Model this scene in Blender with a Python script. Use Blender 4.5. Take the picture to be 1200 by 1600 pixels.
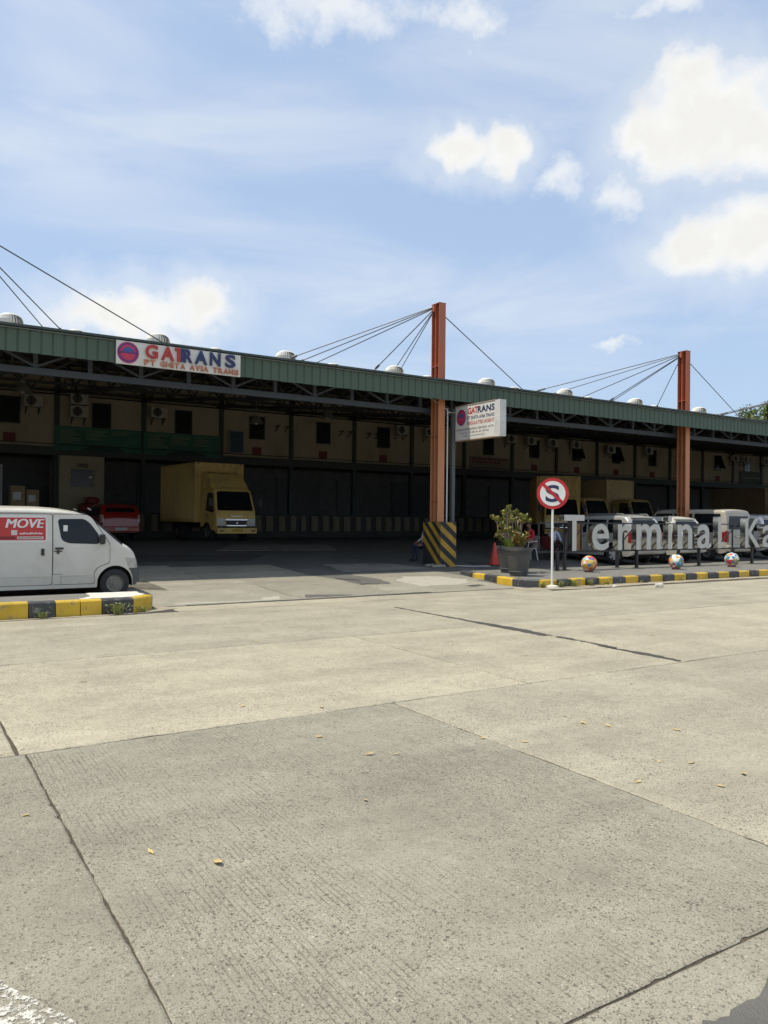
import bpy, bmesh, math, random
from mathutils import Vector, Matrix, Euler
random.seed(11)
for o in list(bpy.data.objects): bpy.data.objects.remove(o)
scene = bpy.context.scene
COL = scene.collection
R = math.radians

# ------------------------------------------------------------------ camera
# X runs along the warehouse front, Y goes into the building, Z is up
CAM_H = 1.65
yaw, pitch, roll = R(32.25), R(0.47), R(-0.6)
fw = Vector((math.sin(yaw)*math.cos(pitch), math.cos(yaw)*math.cos(pitch), math.sin(pitch)))
rt = Vector((math.cos(yaw), -math.sin(yaw), 0)); dn = fw.cross(rt)
rt2 = rt*math.cos(roll)+dn*math.sin(roll); dn2 = dn*math.cos(roll)-rt*math.sin(roll)
cd = bpy.data.cameras.new('camera'); cam = bpy.data.objects.new('camera', cd); COL.objects.link(cam)
m3 = Matrix((rt2, -dn2, -fw)).transposed()
cam.matrix_world = Matrix.Translation((0, 0, CAM_H)) @ m3.to_4x4()
cd.sensor_fit = 'VERTICAL'; cd.sensor_height = 24; cd.lens = 24*1213/1600
cd.clip_start = 0.05; cd.clip_end = 3000
scene.camera = cam
scene.render.resolution_x, scene.render.resolution_y = 768, 1024

# ------------------------------------------------------------------ sky, sun, exposure
SUNV = Vector((-0.42, 0.15, 1.0)).normalized()
elev = math.asin(SUNV.z); azim = math.atan2(SUNV.x, SUNV.y)
world = bpy.data.worlds.new('World'); scene.world = world; world.use_nodes = True
wt = world.node_tree; wt.nodes.clear()
def wn(t, **kw):
    n = wt.nodes.new(t)
    for k, v in kw.items(): setattr(n, k, v)
    return n
wl = wt.links.new
w_out = wn('ShaderNodeOutputWorld'); w_bg = wn('ShaderNodeBackground')
w_bg.inputs['Strength'].default_value = 0.116
wl(w_bg.outputs[0], w_out.inputs[0])
sky = wn('ShaderNodeTexSky', sky_type='NISHITA', sun_disc=False, sun_elevation=elev, sun_rotation=azim)
sky.air_density = 1.0; sky.dust_density = 2.0; sky.ozone_density = 1.2; sky.altitude = 10
w_tc = wn('ShaderNodeTexCoord')
DIRV = w_tc.outputs['Generated']
def wnoise(scale, detail=6, rough=0.55, vec=None, dist=0.0):
    n = wn('ShaderNodeTexNoise'); n.inputs['Scale'].default_value = scale
    n.inputs['Detail'].default_value = detail; n.inputs['Roughness'].default_value = rough
    n.inputs['Distortion'].default_value = dist
    wl(vec or DIRV, n.inputs['Vector']); return n.outputs['Fac']
def wmath(op, a, b=None, c=None, clamp=False):
    n = wn('ShaderNodeMath', operation=op, use_clamp=clamp)
    for i, v in enumerate((a, b, c)):
        if v is None: continue
        if isinstance(v, (int, float)): n.inputs[i].default_value = v
        else: wl(v, n.inputs[i])
    return n.outputs[0]
def wrange(v, a, b, c, d, smooth=True):
    n = wn('ShaderNodeMapRange', interpolation_type='SMOOTHSTEP' if smooth else 'LINEAR', clamp=True)
    wl(v, n.inputs[0])
    for i, q in enumerate((a, b, c, d)): n.inputs[i+1].default_value = q
    return n.outputs[0]
def cloud_dir(az, el):
    return Vector((math.sin(az)*math.cos(el), math.cos(az)*math.cos(el), math.sin(el)))
def az_el(px, py):          # viewing direction (azimuth, elevation) of the clouds seen from the street
    d = rt2*((px-600)/1213)+dn2*((py-800)/1213)+fw
    d.normalize(); return math.atan2(d.x, d.y), math.asin(d.z)
CLOUDS = []                 # azimuth, elevation, half width, half height (radians), strength
def puff(px, py, rx, ry): a, e = az_el(px, py); CLOUDS.append((a, e, rx/1300, ry/1300))
puff(1105, 188, 118, 80); puff(1185, 205, 100, 72); puff(1022, 212, 55, 48); puff(1080, 125, 48, 34)
puff(1105, 385, 92, 54); puff(1190, 366, 85, 58)
puff(708, 230, 60, 36); puff(778, 236, 46, 38)
puff(205, 490, 128, 44); puff(322, 488, 54, 48)
N_MAIN = len(CLOUDS)
puff(868, 276, 42, 34); puff(972, 298, 36, 34); puff(520, 6, 120, 42); puff(720, 16, 60, 34); puff(1045, 2, 52, 24); puff(955, 545, 50, 16)
FAINT = CLOUDS[N_MAIN:]; CLOUDS = CLOUDS[:N_MAIN]
rs = random.Random(5)
for k in range(14):         # the same kind of clouds all round the rest of the sky
    a = yaw + R(48) + (k+rs.random())/14*R(264); e = R(rs.uniform(8, 50))
    CLOUDS.append((a, e, rs.uniform(.07, .14), rs.uniform(.03, .07)))
def wvec(scale, amt, src, det):
    n = wn('ShaderNodeTexNoise'); n.inputs['Scale'].default_value = scale; n.inputs['Detail'].default_value = det; n.inputs['Roughness'].default_value = .6
    wl(DIRV, n.inputs['Vector'])
    v = wn('ShaderNodeVectorMath', operation='MULTIPLY_ADD'); wl(n.outputs['Color'], v.inputs[0]); v.inputs[1].default_value = (amt,)*3; wl(src, v.inputs[2])
    w = wn('ShaderNodeVectorMath', operation='SUBTRACT'); wl(v.outputs[0], w.inputs[0]); w.inputs[1].default_value = (amt*.5,)*3
    return w.outputs[0]
WARP = wvec(26, .045, wvec(8, .075, DIRV, 3), 7)
def nearest(lst):
    dm = None
    for a, e, rx, ry in lst:
        mp = wn('ShaderNodeMapping', vector_type='TEXTURE')
        mp.inputs['Location'].default_value = cloud_dir(a, e)
        mp.inputs['Rotation'].default_value = Euler((e, 0, -a), 'XYZ')
        mp.inputs['Scale'].default_value = (rx, 0.6, ry)
        wl(WARP, mp.inputs['Vector'])
        ln = wn('ShaderNodeVectorMath', operation='LENGTH'); wl(mp.outputs[0], ln.inputs[0])
        if dm is None: dm = ln.outputs['Value']
        else:
            s = wn('ShaderNodeMath', operation='SMOOTH_MIN'); wl(dm, s.inputs[0]); wl(ln.outputs['Value'], s.inputs[1])
            s.inputs[2].default_value = 0.3; dm = s.outputs[0]
    return dm
dmin = nearest(CLOUDS); dfaint = nearest(FAINT)
n_big = wnoise(20.0, 8, 0.66)
nb = wmath('SUBTRACT', n_big, 0.5)
dd = wmath('ADD', dmin, wmath('MULTIPLY', nb, 0.75))
cl_core = wrange(dd, 0.38, 1.36, 1.0, 0.0)
cl_soft = wrange(dd, 0.6, 2.3, 0.42, 0.0)
cl_faint = wrange(wmath('ADD', dfaint, wmath('MULTIPLY', nb, 2.6)), 0.0, 1.5, 0.72, 0.0)
cl_soft = wmath('MAXIMUM', cl_soft, cl_faint)
w_map = wn('ShaderNodeMapping'); w_map.inputs['Scale'].default_value = (1.5, 1.5, 6.0); w_map.inputs['Rotation'].default_value = (0.35, -0.45, 0.5)
wl(DIRV, w_map.inputs['Vector'])
veil = wrange(wnoise(1.5, 5, 0.55, w_map.outputs[0], 0.6), 0.38, 0.76, 0.03, 0.44)
dens = wmath('MAXIMUM', cl_core, wmath('MAXIMUM', cl_soft, veil))
w_mix = wn('ShaderNodeMix', data_type='RGBA'); wl(dens, w_mix.inputs['Factor'])
w_haze = wn('ShaderNodeMix', data_type='RGBA'); w_haze.inputs['Factor'].default_value = 0.5
wl(sky.outputs[0], w_haze.inputs['A']); w_haze.inputs['B'].default_value = (5.1, 6.8, 9.5, 1)
wl(w_haze.outputs['Result'], w_mix.inputs['A'])
w_ccol = wn('ShaderNodeMix', data_type='RGBA'); wl(wrange(wmath('ADD', dd, wmath('MULTIPLY', nb, 1.6)), 0.0, 1.0, 0.0, 1.0), w_ccol.inputs['Factor'])
w_ccol.inputs['A'].default_value = (7.3, 7.25, 7.05, 1); w_ccol.inputs['B'].default_value = (8.1, 8.1, 7.95, 1)
wl(w_ccol.outputs['Result'], w_mix.inputs['B'])
wl(w_mix.outputs['Result'], w_bg.inputs['Color'])

sl = bpy.data.lights.new('sun', 'SUN'); sun = bpy.data.objects.new('sun', sl); COL.objects.link(sun)
sl.energy = 4.0; sl.angle = R(0.53); sl.color = (1.0, 0.935, 0.80)
sun.rotation_euler = SUNV.to_track_quat('Z', 'Y').to_euler(); sun.location = (-20, 10, 40)
scene.cycles.max_bounces = 6; scene.cycles.diffuse_bounces = 3; scene.cycles.glossy_bounces = 3; scene.cycles.transparent_max_bounces = 6
scene.cycles.use_denoising = True; scene.cycles.adaptive_threshold = 0.02
world.cycles.sampling_method = 'MANUAL'; world.cycles.sample_map_resolution = 256
scene.view_settings.view_transform = 'Standard'; scene.view_settings.look = 'None'
scene.view_settings.exposure = 0.08; scene.view_settings.gamma = 1.0; scene.view_settings.use_curve_mapping = False

# ------------------------------------------------------------------ materials
MATS = {}
def mat(name, col, rough=0.6, metal=0.0, var=0.18, vs=3.0, bump=0.0, bs=40.0, spec=0.5, coat=0.0, dirt=None, ds=2.0, stretch=(1, 1, 1)):
    """Principled surface with uneven tone, optional dirt colour and fine relief."""
    if name in MATS: return MATS[name]
    m = bpy.data.materials.new(name); m.use_nodes = True; nt = m.node_tree; L = nt.links.new
    b = nt.nodes['Principled BSDF']
    b.inputs['Metallic'].default_value = metal; b.inputs['Specular IOR Level'].default_value = spec
    b.inputs['Coat Weight'].default_value = coat; b.inputs['Coat Roughness'].default_value = 0.08
    tc = nt.nodes.new('ShaderNodeTexCoord'); mp = nt.nodes.new('ShaderNodeMapping'); mp.inputs['Scale'].default_value = stretch
    L(tc.outputs['Object'], mp.inputs['Vector'])
    n = nt.nodes.new('ShaderNodeTexNoise'); n.inputs['Scale'].default_value = vs; n.inputs['Detail'].default_value = 7; n.inputs['Roughness'].default_value = .62
    L(mp.outputs[0], n.inputs['Vector'])
    rg = nt.nodes.new('ShaderNodeMapRange'); L(n.outputs['Fac'], rg.inputs[0])
    rg.inputs[1].default_value = .25; rg.inputs[2].default_value = .75; rg.inputs[3].default_value = 1-var; rg.inputs[4].default_value = 1+var
    mu = nt.nodes.new('ShaderNodeMix'); mu.data_type = 'RGBA'; mu.blend_type = 'MULTIPLY'; mu.inputs['Factor'].default_value = 1
    mu.inputs['A'].default_value = (*col, 1); L(rg.outputs[0], mu.inputs['B'])
    out = mu.outputs['Result']
    if dirt:
        n2 = nt.nodes.new('ShaderNodeTexNoise'); n2.inputs['Scale'].default_value = ds; n2.inputs['Detail'].default_value = 9; n2.inputs['Roughness'].default_value = .7
        L(mp.outputs[0], n2.inputs['Vector'])
        r2 = nt.nodes.new('ShaderNodeMapRange'); L(n2.outputs['Fac'], r2.inputs[0])
        r2.inputs[1].default_value = .5; r2.inputs[2].default_value = .72; r2.inputs[4].default_value = .75
        mx = nt.nodes.new('ShaderNodeMix'); mx.data_type = 'RGBA'; L(r2.outputs[0], mx.inputs['Factor'])
        L(out, mx.inputs['A']); mx.inputs['B'].default_value = (*dirt, 1); out = mx.outputs['Result']
    L(out, b.inputs['Base Color'])
    rr = nt.nodes.new('ShaderNodeMapRange'); L(n.outputs['Fac'], rr.inputs[0])
    rr.inputs[1].default_value = .2; rr.inputs[2].default_value = .8
    rr.inputs[3].default_value = max(.02, rough*.85); rr.inputs[4].default_value = min(1, rough*1.15)
    L(rr.outputs[0], b.inputs['Roughness'])
    if bump:
        n3 = nt.nodes.new('ShaderNodeTexNoise'); n3.inputs['Scale'].default_value = bs; n3.inputs['Detail'].default_value = 5
        L(mp.outputs[0], n3.inputs['Vector'])
        bp = nt.nodes.new('ShaderNodeBump'); bp.inputs['Strength'].default_value = bump; bp.inputs['Distance'].default_value = .02
        L(n3.outputs['Fac'], bp.inputs['Height']); L(bp.outputs[0], b.inputs['Normal'])
    MATS[name] = m; return m

def concrete_road():
    m = bpy.data.materials.new('road_concrete'); m.use_nodes = True; nt = m.node_tree; L = nt.links.new; N = nt.nodes.new
    b = nt.nodes['Principled BSDF']; b.inputs['Roughness'].default_value = .88; b.inputs['Specular IOR Level'].default_value = .25
    geo = N('ShaderNodeNewGeometry'); P = geo.outputs['Position']; oi = N('ShaderNodeObjectInfo')
    def noise(sc, det=6, ro=.6, scale=None, dist=0):
        v = P
        if scale: mp = N('ShaderNodeMapping'); mp.inputs['Scale'].default_value = scale; L(P, mp.inputs['Vector']); v = mp.outputs[0]
        n = N('ShaderNodeTexNoise'); n.inputs['Scale'].default_value = sc; n.inputs['Detail'].default_value = det; n.inputs['Roughness'].default_value = ro; n.inputs['Distortion'].default_value = dist
        L(v, n.inputs['Vector']); return n.outputs['Fac']
    def rng(v, a, b_, c, d):
        n = N('ShaderNodeMapRange'); n.clamp = True; L(v, n.inputs[0])
        for i, q in enumerate((a, b_, c, d)): n.inputs[i+1].default_value = q
        return n.outputs[0]
    def mul(a, b_):
        n = N('ShaderNodeMath'); n.operation = 'MULTIPLY'; L(a, n.inputs[0])
        if isinstance(b_, float): n.inputs[1].default_value = b_
        else: L(b_, n.inputs[1])
        return n.outputs[0]
    def mixc(f, a, bc, mode='MIX'):
        n = N('ShaderNodeMix'); n.data_type = 'RGBA'; n.blend_type = mode
        L(f, n.inputs['Factor']) if not isinstance(f, float) else setattr(n.inputs['Factor'], 'default_value', f)
        L(a, n.inputs['A']) if not isinstance(a, tuple) else setattr(n.inputs['A'], 'default_value', a)
        L(bc, n.inputs['B']) if not isinstance(bc, tuple) else setattr(n.inputs['B'], 'default_value', bc)
        return n.outputs['Result']
    base = oi.outputs['Color']
    blot = noise(.9, 8, .65); c = mixc(1.0, base, rng(blot, .3, .7, .82, 1.13), 'MULTIPLY')
    c = mixc(1.0, c, rng(noise(9, 6, .7), .3, .7, .9, 1.1), 'MULTIPLY')
    c = mixc(1.0, c, rng(noise(160, 4, .75), .3, .7, .72, 1.26), 'MULTIPLY')
    # long tyre-darkened lanes running along the street
    lane = noise(1.0, 4, .5, (.12, 1.9, 1)); c = mixc(1.0, c, rng(lane, .42, .66, 1.03, .91), 'MULTIPLY')
    # stains
    c = mixc(mul(rng(noise(1.3, 10, .72), .56, .70, 0, 1), .42), c, (.16, .15, .12, 1))
    # exposed stones and pits, uneven in size and shape
    wn_ = N('ShaderNodeTexNoise'); wn_.inputs['Scale'].default_value = 70; wn_.inputs['Detail'].default_value = 2; L(P, wn_.inputs['Vector'])
    wv = N('ShaderNodeVectorMath'); wv.operation = 'MULTIPLY_ADD'; L(wn_.outputs['Color'], wv.inputs[0]); wv.inputs[1].default_value = (.022, .022, 0); L(P, wv.inputs[2])
    wear = rng(noise(1.1, 6, .65), .34, .58, .50, 1.0); darkcell = None
    def pits(scale, lo, hi, prob, amt, colr):
        nonlocal c
        vo = N('ShaderNodeTexVoronoi'); vo.inputs['Scale'].default_value = scale; L(wv.outputs[0], vo.inputs['Vector'])
        sp = N('ShaderNodeSeparateColor'); L(vo.outputs['Color'], sp.inputs[0])
        lim = rng(sp.outputs[1], 0, 1, lo, hi); d = N('ShaderNodeMath'); d.operation = 'SUBTRACT'; L(vo.outputs['Distance'], d.inputs[0]); L(lim, d.inputs[1])
        cell = mul(mul(rng(d.outputs[0], -.06, .05, 1, 0), rng(sp.outputs[0], 1-prob, 1-prob+.12, 0, 1)), wear)
        c = mixc(mul(cell, amt), c, colr); return cell
    darkcell = pits(50, .12, .42, .40, .74, (.070, .064, .05, 1))
    pits(100, .2, .5, .55, .80, (.075, .068, .054, 1)); pits(75, .12, .38, .26, .55, (.58, .55, .46, 1)); pits(210, .25, .55, .55, .7, (.08, .073, .06, 1))
    # broom / tine lines across the lane, worn away in places
    sx = N('ShaderNodeSeparateXYZ'); L(P, sx.inputs[0])
    ph = N('ShaderNodeMath'); ph.operation = 'MULTIPLY_ADD'; L(sx.outputs[0], ph.inputs[0]); ph.inputs[1].default_value = 215.0; L(mul(noise(1.0, 3, .6, (7, .5, 1)), 9.0), ph.inputs[2])
    sn = N('ShaderNodeMath'); sn.operation = 'SINE'; L(ph.outputs[0], sn.inputs[0])
    tm = mul(rng(noise(1.0, 5, .6), .40, .60, .06, 1), rng(noise(1.0, 4, .6, (30, 3.2, 1)), .40, .58, 0, 1))
    tl = mul(rng(sn.outputs[0], .45, .95, 0, 1), tm); tl2 = mul(tl, oi.outputs['Alpha'])
    c = mixc(mul(tl2, .52), c, (.11, .102, .08, 1))
    L(c, b.inputs['Base Color'])
    h = N('ShaderNodeMath'); h.operation = 'ADD'; L(mul(darkcell, -1.0), h.inputs[0]); L(mul(tl2, -.8), h.inputs[1])
    h2 = N('ShaderNodeMath'); h2.operation = 'ADD'; L(h.outputs[0], h2.inputs[0]); L(noise(150, 4, .7), h2.inputs[1])
    bp = N('ShaderNodeBump'); bp.inputs['Strength'].default_value = .5; bp.inputs['Distance'].default_value = .006
    L(h2.outputs[0], bp.inputs['Height']); L(bp.outputs[0], b.inputs['Normal'])
    MATS['road_concrete'] = m; return m
ROADC = concrete_road()

def worn_paint(name, col, under, amount=.5, scale=9.0, rough=.6):
    m = bpy.data.materials.new(name); m.use_nodes = True; nt = m.node_tree; L = nt.links.new; N = nt.nodes.new
    b = nt.nodes['Principled BSDF']; b.inputs['Roughness'].default_value = rough
    tc = N('ShaderNodeNewGeometry')
    n = N('ShaderNodeTexNoise'); n.inputs['Scale'].default_value = scale; n.inputs['Detail'].default_value = 10; n.inputs['Roughness'].default_value = .72
    L(tc.outputs['Position'], n.inputs['Vector'])
    r = N('ShaderNodeMapRange'); L(n.outputs['Fac'], r.inputs[0]); r.inputs[1].default_value = amount; r.inputs[2].default_value = amount+.09
    n2 = N('ShaderNodeTexNoise'); n2.inputs['Scale'].default_value = 2.2; n2.inputs['Detail'].default_value = 6; L(tc.outputs['Position'], n2.inputs['Vector'])
    r2 = N('ShaderNodeMapRange'); L(n2.outputs['Fac'], r2.inputs[0]); r2.inputs[1].default_value = .3; r2.inputs[2].default_value = .7; r2.inputs[3].default_value = .75; r2.inputs[4].default_value = 1.15
    mu = N('ShaderNodeMix'); mu.data_type = 'RGBA'; mu.blend_type = 'MULTIPLY'; mu.inputs['Factor'].default_value = 1; mu.inputs['A'].default_value = (*col, 1); L(r2.outputs[0], mu.inputs['B'])
    mx = N('ShaderNodeMix'); mx.data_type = 'RGBA'; L(r.outputs[0], mx.inputs['Factor']); L(mu.outputs['Result'], mx.inputs['A']); mx.inputs['B'].default_value = (*under, 1)
    L(mx.outputs['Result'], b.inputs['Base Color'])
    bp = N('ShaderNodeBump'); bp.inputs['Strength'].default_value = .3; bp.inputs['Distance'].default_value = .006
    L(n.outputs['Fac'], bp.inputs['Height']); L(bp.outputs[0], b.inputs['Normal'])
    MATS[name] = m; return m
def glass(name, col=(.012, .014, .016), rough=.04):
    return mat(name, col, rough=rough, var=.1, vs=1.5, spec=.6)

ASPH = mat('asphalt', (.125, .120, .106), .85, var=.3, vs=1.1, bump=.6, bs=130, spec=.3, dirt=(.18, .17, .145), ds=.9)
ASPH2 = mat('asphalt_dark', (.085, .082, .074), .9, var=.35, vs=14, bump=.8, bs=160, spec=.25)
CONC = mat('concrete_plain', (.33, .31, .26), .85, var=.25, vs=1.5, bump=.4, bs=90, spec=.3, dirt=(.20, .185, .15), ds=3)
YEL = worn_paint('kerb_yellow_paint', (.62, .40, .03), (.24, .21, .15), .555)
BLK = worn_paint('kerb_black_paint', (.055, .056, .06), (.22, .2, .16), .56)
GREENF = mat('fascia_green_paint', (.082, .118, .085), .5, var=.10, vs=2.5, spec=.3, dirt=(.105, .13, .098), ds=1.2, stretch=(1, 1, .4))
ROOFM = mat('roof_sheet', (.20, .21, .20), .5, var=.2)
STEELB = mat('truss_blue_grey', (.062, .075, .095), .55, var=.15)
STEELD = mat('truss_dark', (.05, .05, .046), .65, var=.2)
GREEND = mat('column_dark_green', (.045, .060, .050), .55, var=.2)
CREAM = mat('wall_cream', (.46, .395, .275), .75, var=.12, vs=.8, dirt=(.27, .22, .14), ds=.7, stretch=(1, 1, .35))
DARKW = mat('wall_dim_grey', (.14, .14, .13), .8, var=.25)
BLACKM = mat('black_rubber', (.018, .018, .019), .7, var=.2)
TYRE = mat('tyre_rubber', (.022, .022, .022), .75, var=.25, vs=8, dirt=(.045, .04, .034), ds=5)
ORANGE = mat('pillar_orange_bounce', (.56, .23, .105), .5, var=.12, vs=1.6, dirt=(.48, .22, .12), ds=1.0, stretch=(1, 1, .25))  # lower mast orange, with light bounced off the ground mixed into the colour
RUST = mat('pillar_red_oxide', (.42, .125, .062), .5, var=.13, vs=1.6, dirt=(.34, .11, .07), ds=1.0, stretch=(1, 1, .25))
WHITEP = mat('white_paint', (.74, .73, .69), .45, var=.06)
GREYP = mat('grey_paint', (.20, .20, .205), .5, var=.12)
BLACKP = mat('black_paint', (.022, .022, .024), .45, var=.2)
GALV = mat('galvanised', (.55, .54, .50), .45, metal=.6, var=.15)
CHROME = mat('brushed_chrome', (.62, .61, .58), .22, metal=1.0, var=.12, vs=5)
CABLE = mat('cable_steel', (.10, .10, .10), .5, metal=.3)
REDP = mat('red_paint', (.46, .018, .022), .4, var=.08)
REDV = mat('red_vent', (.20, .035, .03), .6, var=.15)
NAVY = mat('navy_paint', (.018, .025, .085), .45, var=.1)

# ------------------------------------------------------------------ mesh helpers
class MB:
    def __init__(s): s.v = []; s.f = []; s.mi = []; s.cur = 0
    def add(s, vs, fs):
        o = len(s.v); s.v += [tuple(v) for v in vs]; s.f += [tuple(i+o for i in f) for f in fs]; s.mi += [s.cur]*len(fs); return s
    def box(s, x0, x1, y0, y1, z0, z1):
        return s.add([(x0, y0, z0), (x1, y0, z0), (x1, y1, z0), (x0, y1, z0), (x0, y0, z1), (x1, y0, z1), (x1, y1, z1), (x0, y1, z1)],
                     [(3, 2, 1, 0), (4, 5, 6, 7), (0, 1, 5, 4), (1, 2, 6, 5), (2, 3, 7, 6), (3, 0, 4, 7)])
    def cbox(s, c, d, rot=None):
        M = rot.to_matrix() if isinstance(rot, Euler) else (rot or Matrix.Identity(3))
        q = [Vector((a*d[0]/2, b*d[1]/2, e*d[2]/2)) for e in (-1, 1) for a, b in ((-1, -1), (1, -1), (1, 1), (-1, 1))]
        return s.add([M @ p + Vector(c) for p in q], [(3, 2, 1, 0), (4, 5, 6, 7), (0, 1, 5, 4), (1, 2, 6, 5), (2, 3, 7, 6), (3, 0, 4, 7)])
    def bar(s, a, b, w, h=None, up=(0, 0, 1)):
        a, b = Vector(a), Vector(b); d = b-a; L = d.length; d.normalize(); u = Vector(up)
        if abs(d.dot(u)) > .98: u = Vector((0, 1, 0))
        x = d.cross(u).normalized(); z = x.cross(d)
        return s.cbox((a+b)/2, (w, L, h or w), Matrix((x, d, z)).transposed())
    def prism(s, poly, f0, f1):
        """poly: 2D points; f0/f1 map (a,b) to the two end caps"""
        n = len(poly); vs = [f0(*p) for p in poly]+[f1(*p) for p in poly]
        return s.add(vs, [tuple(range(n))[::-1], tuple(range(n, 2*n))]+[(i, (i+1) % n, n+(i+1) % n, n+i) for i in range(n)])
    def tube(s, pts, r, n=8, caps=True):
        pts = [Vector(p) for p in pts]; rr = r if isinstance(r, (list, tuple)) else [r]*len(pts); o = len(s.v); vs = []
        t0 = (pts[1]-pts[0]).normalized(); ref = Vector((0, 0, 1)) if abs(t0.z) < .9 else Vector((1, 0, 0))
        for i, p in enumerate(pts):
            t = (pts[min(i+1, len(pts)-1)]-pts[max(i-1, 0)]).normalized()
            x = t.cross(ref).normalized(); y = t.cross(x)
            vs += [p+(x*math.cos(2*math.pi*k/n)+y*math.sin(2*math.pi*k/n))*rr[i] for k in range(n)]
        fs = [(i*n+k, i*n+(k+1) % n, (i+1)*n+(k+1) % n, (i+1)*n+k) for i in range(len(pts)-1) for k in range(n)]
        if caps: fs += [tuple(range(n))[::-1], tuple(range((len(pts)-1)*n, len(pts)*n))]
        return s.add(vs, fs)
    def lathe(s, prof, n=24, c=(0, 0, 0), axis='Z'):
        vs = []
        for r, z in prof:
            for k in range(n):
                a = 2*math.pi*k/n; x, y = r*math.cos(a), r*math.sin(a)
                p = (x, y, z) if axis == 'Z' else ((x, z, y) if axis == 'Y' else (z, x, y))
                vs.append((p[0]+c[0], p[1]+c[1], p[2]+c[2]))
        fs = [(i*n+k, i*n+(k+1) % n, (i+1)*n+(k+1) % n, (i+1)*n+k) for i in range(len(prof)-1) for k in range(n)]
        fs += [tuple(range(n))[::-1], tuple(range((len(prof)-1)*n, len(prof)*n))]
        return s.add(vs, fs)
    def mesh(s, name, mats, smooth=None, fix=True):
        me = bpy.data.meshes.new(name); me.from_pydata(s.v, [], s.f)
        for m in (mats if isinstance(mats, (list, tuple)) else [mats]): me.materials.append(m)
        if any(s.mi): me.polygons.foreach_set('material_index', s.mi)
        if fix:
            bm = bmesh.new(); bm.from_mesh(me); bmesh.ops.recalc_face_normals(bm, faces=bm.faces); bm.to_mesh(me); bm.free()
        if smooth is not None:
            me.polygons.foreach_set('use_smooth', [True]*len(me.polygons)); me.set_sharp_from_angle(angle=R(smooth))
        me.update(); return me
    def build(s, name, mats, parent=None, smooth=None, bevel=0, loc=None, fix=True):
        return put(name, s.mesh(name, mats, smooth, fix), parent, loc=loc, bevel=bevel)
def put(name, me, parent=None, loc=None, rot=None, scale=None, bevel=0):
    o = bpy.data.objects.new(name, me); COL.objects.link(o); o.parent = parent
    if loc is not None: o.location = loc
    if rot is not None: o.rotation_euler = rot
    if scale is not None: o.scale = scale
    if bevel:
        b = o.modifiers.new('bevel', 'BEVEL'); b.width = bevel; b.segments = 2; b.limit_method = 'ANGLE'; b.angle_limit = R(40)
    return o
def tag(o, label, cat=None, group=None, kind=None):
    if label: o['label'] = label
    if cat: o['category'] = cat
    if group: o['group'] = group
    if kind: o['kind'] = kind
    return o
def thing(name, label, cat, loc=(0, 0, 0), rz=0, group=None):
    o = bpy.data.objects.new(name, None); COL.objects.link(o); o.location = loc; o.rotation_euler = (0, 0, rz); o.empty_display_size = .2
    return tag(o, label, cat, group)
def copy_tree(o, parent=None):
    c = o.copy(); COL.objects.link(c); c.parent = parent
    for ch in list(o.children): copy_tree(ch, c)
    return c
def text_mesh(txt, size, extrude=0.0, bold=0.0, align='LEFT', mats=None, shear=0.0, spacing=1.0):
    cu = bpy.data.curves.new('lettering', 'FONT'); cu.body = txt; cu.size = size; cu.extrude = extrude; cu.offset = bold
    cu.align_x = align; cu.shear = shear; cu.resolution_u = 4; cu.space_character = spacing
    t = bpy.data.objects.new('lettering', cu); COL.objects.link(t)
    dg = bpy.context.evaluated_depsgraph_get(); dg.update()
    me = bpy.data.meshes.new_from_object(t.evaluated_get(dg)); bpy.data.objects.remove(t); bpy.data.curves.remove(cu)
    me.materials.clear()
    for m in (mats if isinstance(mats, (list, tuple)) else [mats]): me.materials.append(m)
    return me
def fit(me, w=None, h=None):
    """scale a text mesh so that its own bounds become w x h, with the lower left corner at the origin"""
    xs = [v.co.x for v in me.vertices]; ys = [v.co.y for v in me.vertices]
    sx = (w/(max(xs)-min(xs))) if w else 1; sy = (h/(max(ys)-min(ys))) if h else 1
    if w and not h: sy = sx
    if h and not w: sx = sy
    x0, y0 = min(xs), min(ys)
    for v in me.vertices: v.co.x = (v.co.x-x0)*sx; v.co.y = (v.co.y-y0)*sy
    return me
def roundpoly(pts, r, seg=5):
    out = []; n = len(pts)
    for i in range(n):
        p0, p, p1 = Vector(pts[i-1]), Vector(pts[i]), Vector(pts[(i+1) % n])
        a, b = (p0-p), (p1-p); k = min(r, a.length*.45, b.length*.45)
        A, B = p+a.normalized()*k, p+b.normalized()*k
        for j in range(seg+1):
            t = j/seg; q = A*(1-t)**2+p*2*t*(1-t)+B*t*t; out.append((q.x, q.y))
    return out
def gz(y): return 0.6*min(1.0, max(0.0, (y-15.0)/14.0))      # the forecourt climbs gently to the loading dock
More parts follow.
